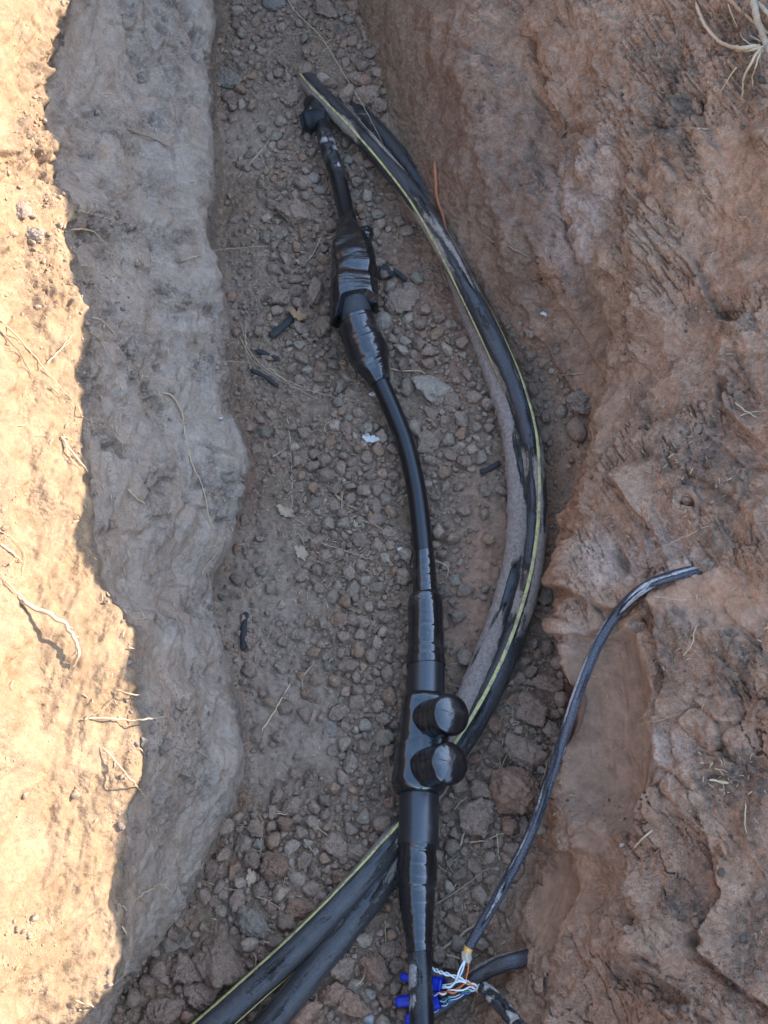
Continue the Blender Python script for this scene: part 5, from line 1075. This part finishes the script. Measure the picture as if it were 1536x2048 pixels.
stem('straw', [(526, 1884, 5), (546, 1888, 5)], .9, M_straw, 'pale straw bit above the striped cable at the lower left')
stem('root', [(508, 1936, 4), (513, 1920, 7), (508, 1908, 6)], 1.1, M_root, 'short curved root against the yellow stripe at the lower left')
stem('root', [(708, 1972, 6), (724, 1962, 8), (728, 1948, 6)], .9, M_root, 'pale hook of root between the angular pair of clods')
stem('straw', [(770, 1840, 5), (772, 1888, 5)], .6, M_straw, 'thin upright straw left of the tapering wrap')
stem('straw', [(780, 1906, 5), (800, 1912, 5)], .5, M_straw, 'tiny level straw left of the main cable above the wire nuts')
stem('root', [(766, 1400, 4), (764, 1440, 5), (772, 1490, 5), (783, 1560, 4)], .5, M_root, 'hair thin root running down beside the connector body')
stem('root', [(430, 690, 2), (520, 690, 3)] if False else [(432, 690, 2), (446, 694, 2), (470, 682, 3)], .4, M_root, 'hair root on the lower edge of the left bank')
stem('root', [(404, 1152, 2), (415, 1128, 3), (440, 1100, 4)], .8, M_root, 'root bit in the recess of the left bank', extra=[([(395, 1118, 2), (404, 1108, 3), (418, 1110, 3)], .6)])
stem('stick', [(240, 250, 2), (270, 264, 3), (310, 278, 3), (345, 298, 2)], 1.8, M_brownroot, 'dark brown stick pressed into the upper left bank', taper=.3)
stem('straw', [(312, 256, 3), (314, 272, 3)], .8, M_straw, 'tiny straw above the dark brown stick')
stem('straw', [(208, 186, 3), (228, 188, 3)], .8, M_straw, 'tiny crossed straws on the upper left bank', extra=[([(210, 194, 3), (224, 184, 3)], .5)])
# charcoal, bark, chips, leaves
def shard(name, a, b, rmm, mat, label, cat, flat=.6, seed=0, lift=3):
    h0, _ = hit(*a); h1, _ = hit(*b); up = np.array([0, 0, lift * .001]); q = Path([np.array(h0) + up, (np.array(h0) + np.array(h1)) / 2 + up * 1.4 + np.array([rnd.uniform(-.0025, .0025), rnd.uniform(-.002, .002), 0]), np.array(h1) + up], 10)
    def f(S, A): u = S / q.len; return rmm * .001 * (np.clip(np.minimum(u, 1 - u) * 9 + .45, 0, 1)) * (1 + .42 * perlin(np.stack([np.cos(A) * 1.4 + seed, np.sin(A) * 1.4, S / .008], -1)) + .12 * perlin(np.stack([np.cos(A) * 4 + seed, np.sin(A) * 4, S / .02], -1)))
    return add(name, tube(name, q, 0, q.len, f, 9, .0022, True, None, None, flat), mat, None, label, cat)
shard('charred_stick', (492, 1226), (487, 1302), 3.6, M_char, 'black charred stick lying upright on the dusty floor near the left bank', 'charcoal', .7, 1)
shard('charred_stick', (960, 948), (998, 926), 3.6, M_char, 'slanting black charred stick between the main and muddy cables', 'charcoal', .7, 2)
shard('charred_stick', (586, 636), (540, 676), 5, M_char, 'bluish black charred chunk left of the curled bark', 'charcoal', .7, 4)
shard('charred_stick', (512, 704), (560, 722), 2.8, M_char, 'black charred strip under the dry grass wisp', 'charcoal', .7, 6)
shard('charred_stick', (502, 742), (558, 776), 2.8, M_char, 'ragged black charred strip lower in the dry grass wisp', 'charcoal', .7, 7)
shard('charred_stick', (760, 542), (778, 560), 9, M_char, 'black crumpled lump right of the tape hood', 'debris', .8, 8)
shard('charred_stick', (780, 538), (812, 566), 3.2, M_char, 'black tail sticking out of the crumpled lump right of the tape hood', 'debris', .8, 9)
shard('paint_chip', (738, 792), (758, 786), 3.0, M_chip, 'small white chip below the ridged tape bulge', 'chip', .3, 13)
shard('paint_chip', (794, 1102), (806, 1098), 3.2, M_chip, 'white stone chip left of the main cable', 'chip', .35, 14)
shard('paint_chip', (1080, 630), (1092, 636), 3.0, M_chip, 'small white chip on the right bank above the hollow', 'chip', .35, 15)
shard('paint_chip', (438, 840), (444, 838), 1.6, M_chip, 'tiny bright white speck on the edge of the left bank', 'chip', .7, 16)
shard('paint_chip', (1238, 1688), (1246, 1690), 3.4, M_chip, 'pale pinkish chip on the lower right bank', 'chip', .35, 17)
def leaf(name, px, py, w_, rot, mat, label, curl=.35, lobes=5, thick=.0004, lift=.003):
    h, n = hit(px, py); r = w_ * depth_of(h) / FPX; nr, ns = 7, 36; a = np.linspace(0, 2 * math.pi, ns, endpoint=False); rr = np.linspace(0.02, 1, nr)[:, None]
    out = r * (.74 + .10 * np.cos(lobes * a + 1) + .08 * np.cos(11 * a + 2) + .07 * np.cos(3 * a + px) + .06 * np.cos(17 * a)) ; X = rr * out * np.cos(a); Y = rr * out * np.sin(a) * .62
    Z = curl * (X ** 2 / r - .4 * Y) + .08 * r * np.sin(7 * a) * rr ** 2 + .05 * r * perlin(np.stack([X / r * 3, Y / r * 3, X * 0], -1))
    c, s = math.cos(R_(-rot)), math.sin(R_(-rot)); V = np.stack([X * c - Y * s, X * s + Y * c, Z], -1).reshape(-1, 3)
    V2 = V.copy(); V2[:, 2] -= thick; F = grid_faces(nr, ns, True); nv = len(V)
    e = np.arange(ns) + (nr - 1) * ns; e2 = np.roll(e, -1); side = np.stack([e, e2, e2 + nv, e + nv], -1)
    o = add(name, mesh_np(name, np.vstack([V, V2]), np.vstack([F, F[:, ::-1] + nv, side])), mat, None, label, name.replace('_', ' ')); o.location = h + Vector((0, 0, lift)); return o
leaf('dry_leaf', 604, 1108, 24, 60, M_leaf, 'pale tan dry leaf on the floor left of the main cable', .4)
leaf('dry_leaf', 574, 1026, 26, 30, M_leaf, 'brown dry leaf at the foot of the tall straight straw', .5, 4)
leaf('dry_leaf', 504, 1756, 20, 90, M_leaf, 'small crumpled pale leaf left of the big chunky clod', .6, 5, lift=.007)
leaf('dry_leaf', 602, 528, 14, 0, M_leaf, 'yellowish leaf scrap under the bent straw', .4, 4, lift=.006)
leaf('paint_chip', 741, 880, 22, 8, M_chip, 'white crumbly chip left of the bending main cable', .15, 2, .0014, .0045)
leaf('bark_curl', 600, 640, 26, 35, M_bark, 'curled orange brown bark piece in the gravel left of the upper splice', .9, 3, .0012, .008)
leaf('leaf_scrap', 742, 1032, 8, 0, plain('amber leaf', (.45, .22, .07), .7), 'tiny amber leaf scrap in the middle gravel', .4, 3, lift=.004)
# dead grass clump at the top right corner
hc, _ = hit(1528, 96)
tg = empty('grass_clump', hc, 'dead grass clump with pale curved roots at the top right corner', 'grass clump')
def clump(rows, mm, mat, nm='root', taper=.5):
    me, _p = stem_mesh(rows, mm * .001, rnd.randrange(99), .004, .0005, taper, 9); part(nm, me, mat, tg)
clump([(1392, 4, 5), (1400, 30, 9), (1420, 64, 12), (1448, 88, 14), (1482, 96, 14), (1520, 90, 10)], 2.0, M_root, taper=-.2)
clump([(1472, 100, 8), (1500, 100, 10), (1530, 92, 8)], 2.6, M_root)
clump([(1522, 92, 10), (1500, 130, 12), (1488, 155, 12), (1484, 196, 6)], 1.8, M_root)
clump([(1524, 96, 10), (1512, 130, 9), (1504, 160, 6), (1506, 172, 4)], 1.3, M_root)
clump([(1474, 134, 6), (1462, 150, 6), (1438, 188, 3)], 1.3, M_root, taper=.8)
clump([(1450, -10, 5), (1480, 20, 9), (1508, 44, 10), (1540, 70, 8)], 2.6, M_bark)
clump([(1506, -10, 8), (1512, 30, 12), (1528, 76, 12), (1540, 110, 8)], 4.2, M_stick, 'stalk', .2)
clump([(1496, -10, 8), (1530, 20, 10), (1560, 60, 8)], 2.6, M_stick, 'stalk', .2)
clump([(1456, 8, 5), (1464, 30, 6), (1475, 54, 4)], .8, M_straw)
clump([(1480, 64, 5), (1488, 80, 7), (1510, 92, 8)], 1.1, M_root)
clump([(1536, 84, 10), (1520, 112, 9), (1524, 150, 6)], .9, M_brownroot)
for k in range(26):
    a = rnd.uniform(1.6, 4.6); l = rnd.uniform(12, 42); x, y = 1530 + rnd.uniform(-12, 10), 92 + rnd.uniform(-12, 12)
    clump([(x, y, 7), (x + l * .5 * math.cos(a) + rnd.uniform(-5, 5), y + l * .5 * math.sin(a), 8), (x + l * math.cos(a), y + l * math.sin(a) + rnd.uniform(-4, 8), 4)], rnd.uniform(.25, .6), rnd.choice([M_root, M_straw, M_stick]), 'rootlet')
# short straw and fibre bits scattered about
ZB = [(lambda x, y: x < 480, 'on the left bank'), (lambda x, y: x > 1130, 'on the right bank'), (lambda x, y: y < 700, 'on the floor near the upper splice'), (lambda x, y: y < 1250, 'on the floor along the bending cable'), (lambda x, y: x > 900, 'in the hollow right of the connector'), (lambda x, y: y < 1620, 'on the dusty floor left of the connector'), (lambda x, y: True, 'in the lower rubble')]
BITS = [(650, 1000, 170, 260, 46), (600, 1200, 110, 160, 20), (560, 1480, 110, 130, 8), (1050, 1480, 80, 130, 30), (930, 1780, 70, 120, 20), (600, 500, 180, 300, 20), (1460, 1560, 85, 80, 6), (1380, 900, 90, 90, 4), (1350, 500, 180, 400, 8), (1380, 1350, 150, 200, 8), (250, 700, 150, 500, 14), (70, 900, 70, 700, 16), (620, 1800, 200, 150, 14), (1510, 1880, 30, 80, 5), (850, 860, 100, 100, 12)]
for (cx, cy, rx, ry, n_) in BITS:
    for k in range(n_):
        px, py = cx + rx * rnd.gauss(0, .5), cy + ry * rnd.gauss(0, .5); l = rnd.uniform(6, 20) if rnd.random() < .75 else rnd.uniform(18, 34); a = rnd.uniform(0, math.pi)
        if not (0 < px < 1536 and 0 < py < 2048): continue
        c_ = rnd.uniform(-.25, .25); mat = rnd.choice([M_straw, M_straw, M_root, M_brownroot]); zl = next(z[1] for z in ZB if z[0](px, py))
        li = rnd.uniform(1, 3.5); rows = [(px - l / 2 * math.cos(a), py - l / 2 * math.sin(a), li), (px + c_ * l * math.sin(a), py - c_ * l * math.cos(a), li + .6), (px + l / 2 * math.cos(a), py + l / 2 * math.sin(a), li)]
        me, _p = stem_mesh(rows, rnd.uniform(.28, .62) * .001, k, .002, .0002, .3, 5)
        dk = 'brown' if mat is M_brownroot else 'pale'
        bend = 'bent' if abs(c_) > .12 else 'straight'; tilt_ = 'level' if abs(math.sin(a)) < .4 else 'upright' if abs(math.sin(a)) > .9 else 'slanting'
        add('straw_bit', me, mat, None, where(px, py, f'{bend} {tilt_} {dk} fibre')[0], 'straw', f'fibre bits {zl}')
# hair fine fibres and chaff that nobody could count
fs = []
V_, F_, nv = [], [], 0
for (cx, cy, rx, ry, n_) in [(660, 1050, 190, 300, 420), (1050, 1480, 80, 150, 160), (930, 1780, 90, 130, 120), (600, 400, 180, 350, 120), (620, 1780, 220, 160, 100), (1460, 1560, 75, 70, 24), (870, 700, 60, 60, 60), (1350, 1000, 200, 700, 120), (250, 900, 150, 700, 100), (1370, 900, 70, 80, 16)]:
    for k in range(n_):
        px, py = cx + rx * rnd.gauss(0, .5), cy + ry * rnd.gauss(0, .5); h, n = hit(px, py); a = rnd.uniform(0, 6.28); l = rnd.uniform(.0008, .0035); w2 = rnd.uniform(.00018, .00045)
        t1_ = n.orthogonal().normalized(); t2_ = n.cross(t1_); d_ = t1_ * math.cos(a) + t2_ * math.sin(a); s_ = n.cross(d_); b0 = h + n * rnd.uniform(.0004, .003)
        c8 = [b0 + d_ * l * i + s_ * w2 * j + n * w2 * q for i in (-1, 1) for j in (-1, 1) for q in (-1, 1)]
        V_ += [v[:] for v in c8]; F_ += [[nv + x for x in f] for f in ((0, 1, 3, 2), (4, 6, 7, 5), (0, 4, 5, 1), (2, 3, 7, 6), (0, 2, 6, 4), (1, 5, 7, 3))]; nv += 8
add('chaff', mesh_np('chaff', np.array(V_), np.array(F_), False), M_straw, kind='stuff', label='fine dry chaff and fibres sprinkled over the soil', cat='chaff')
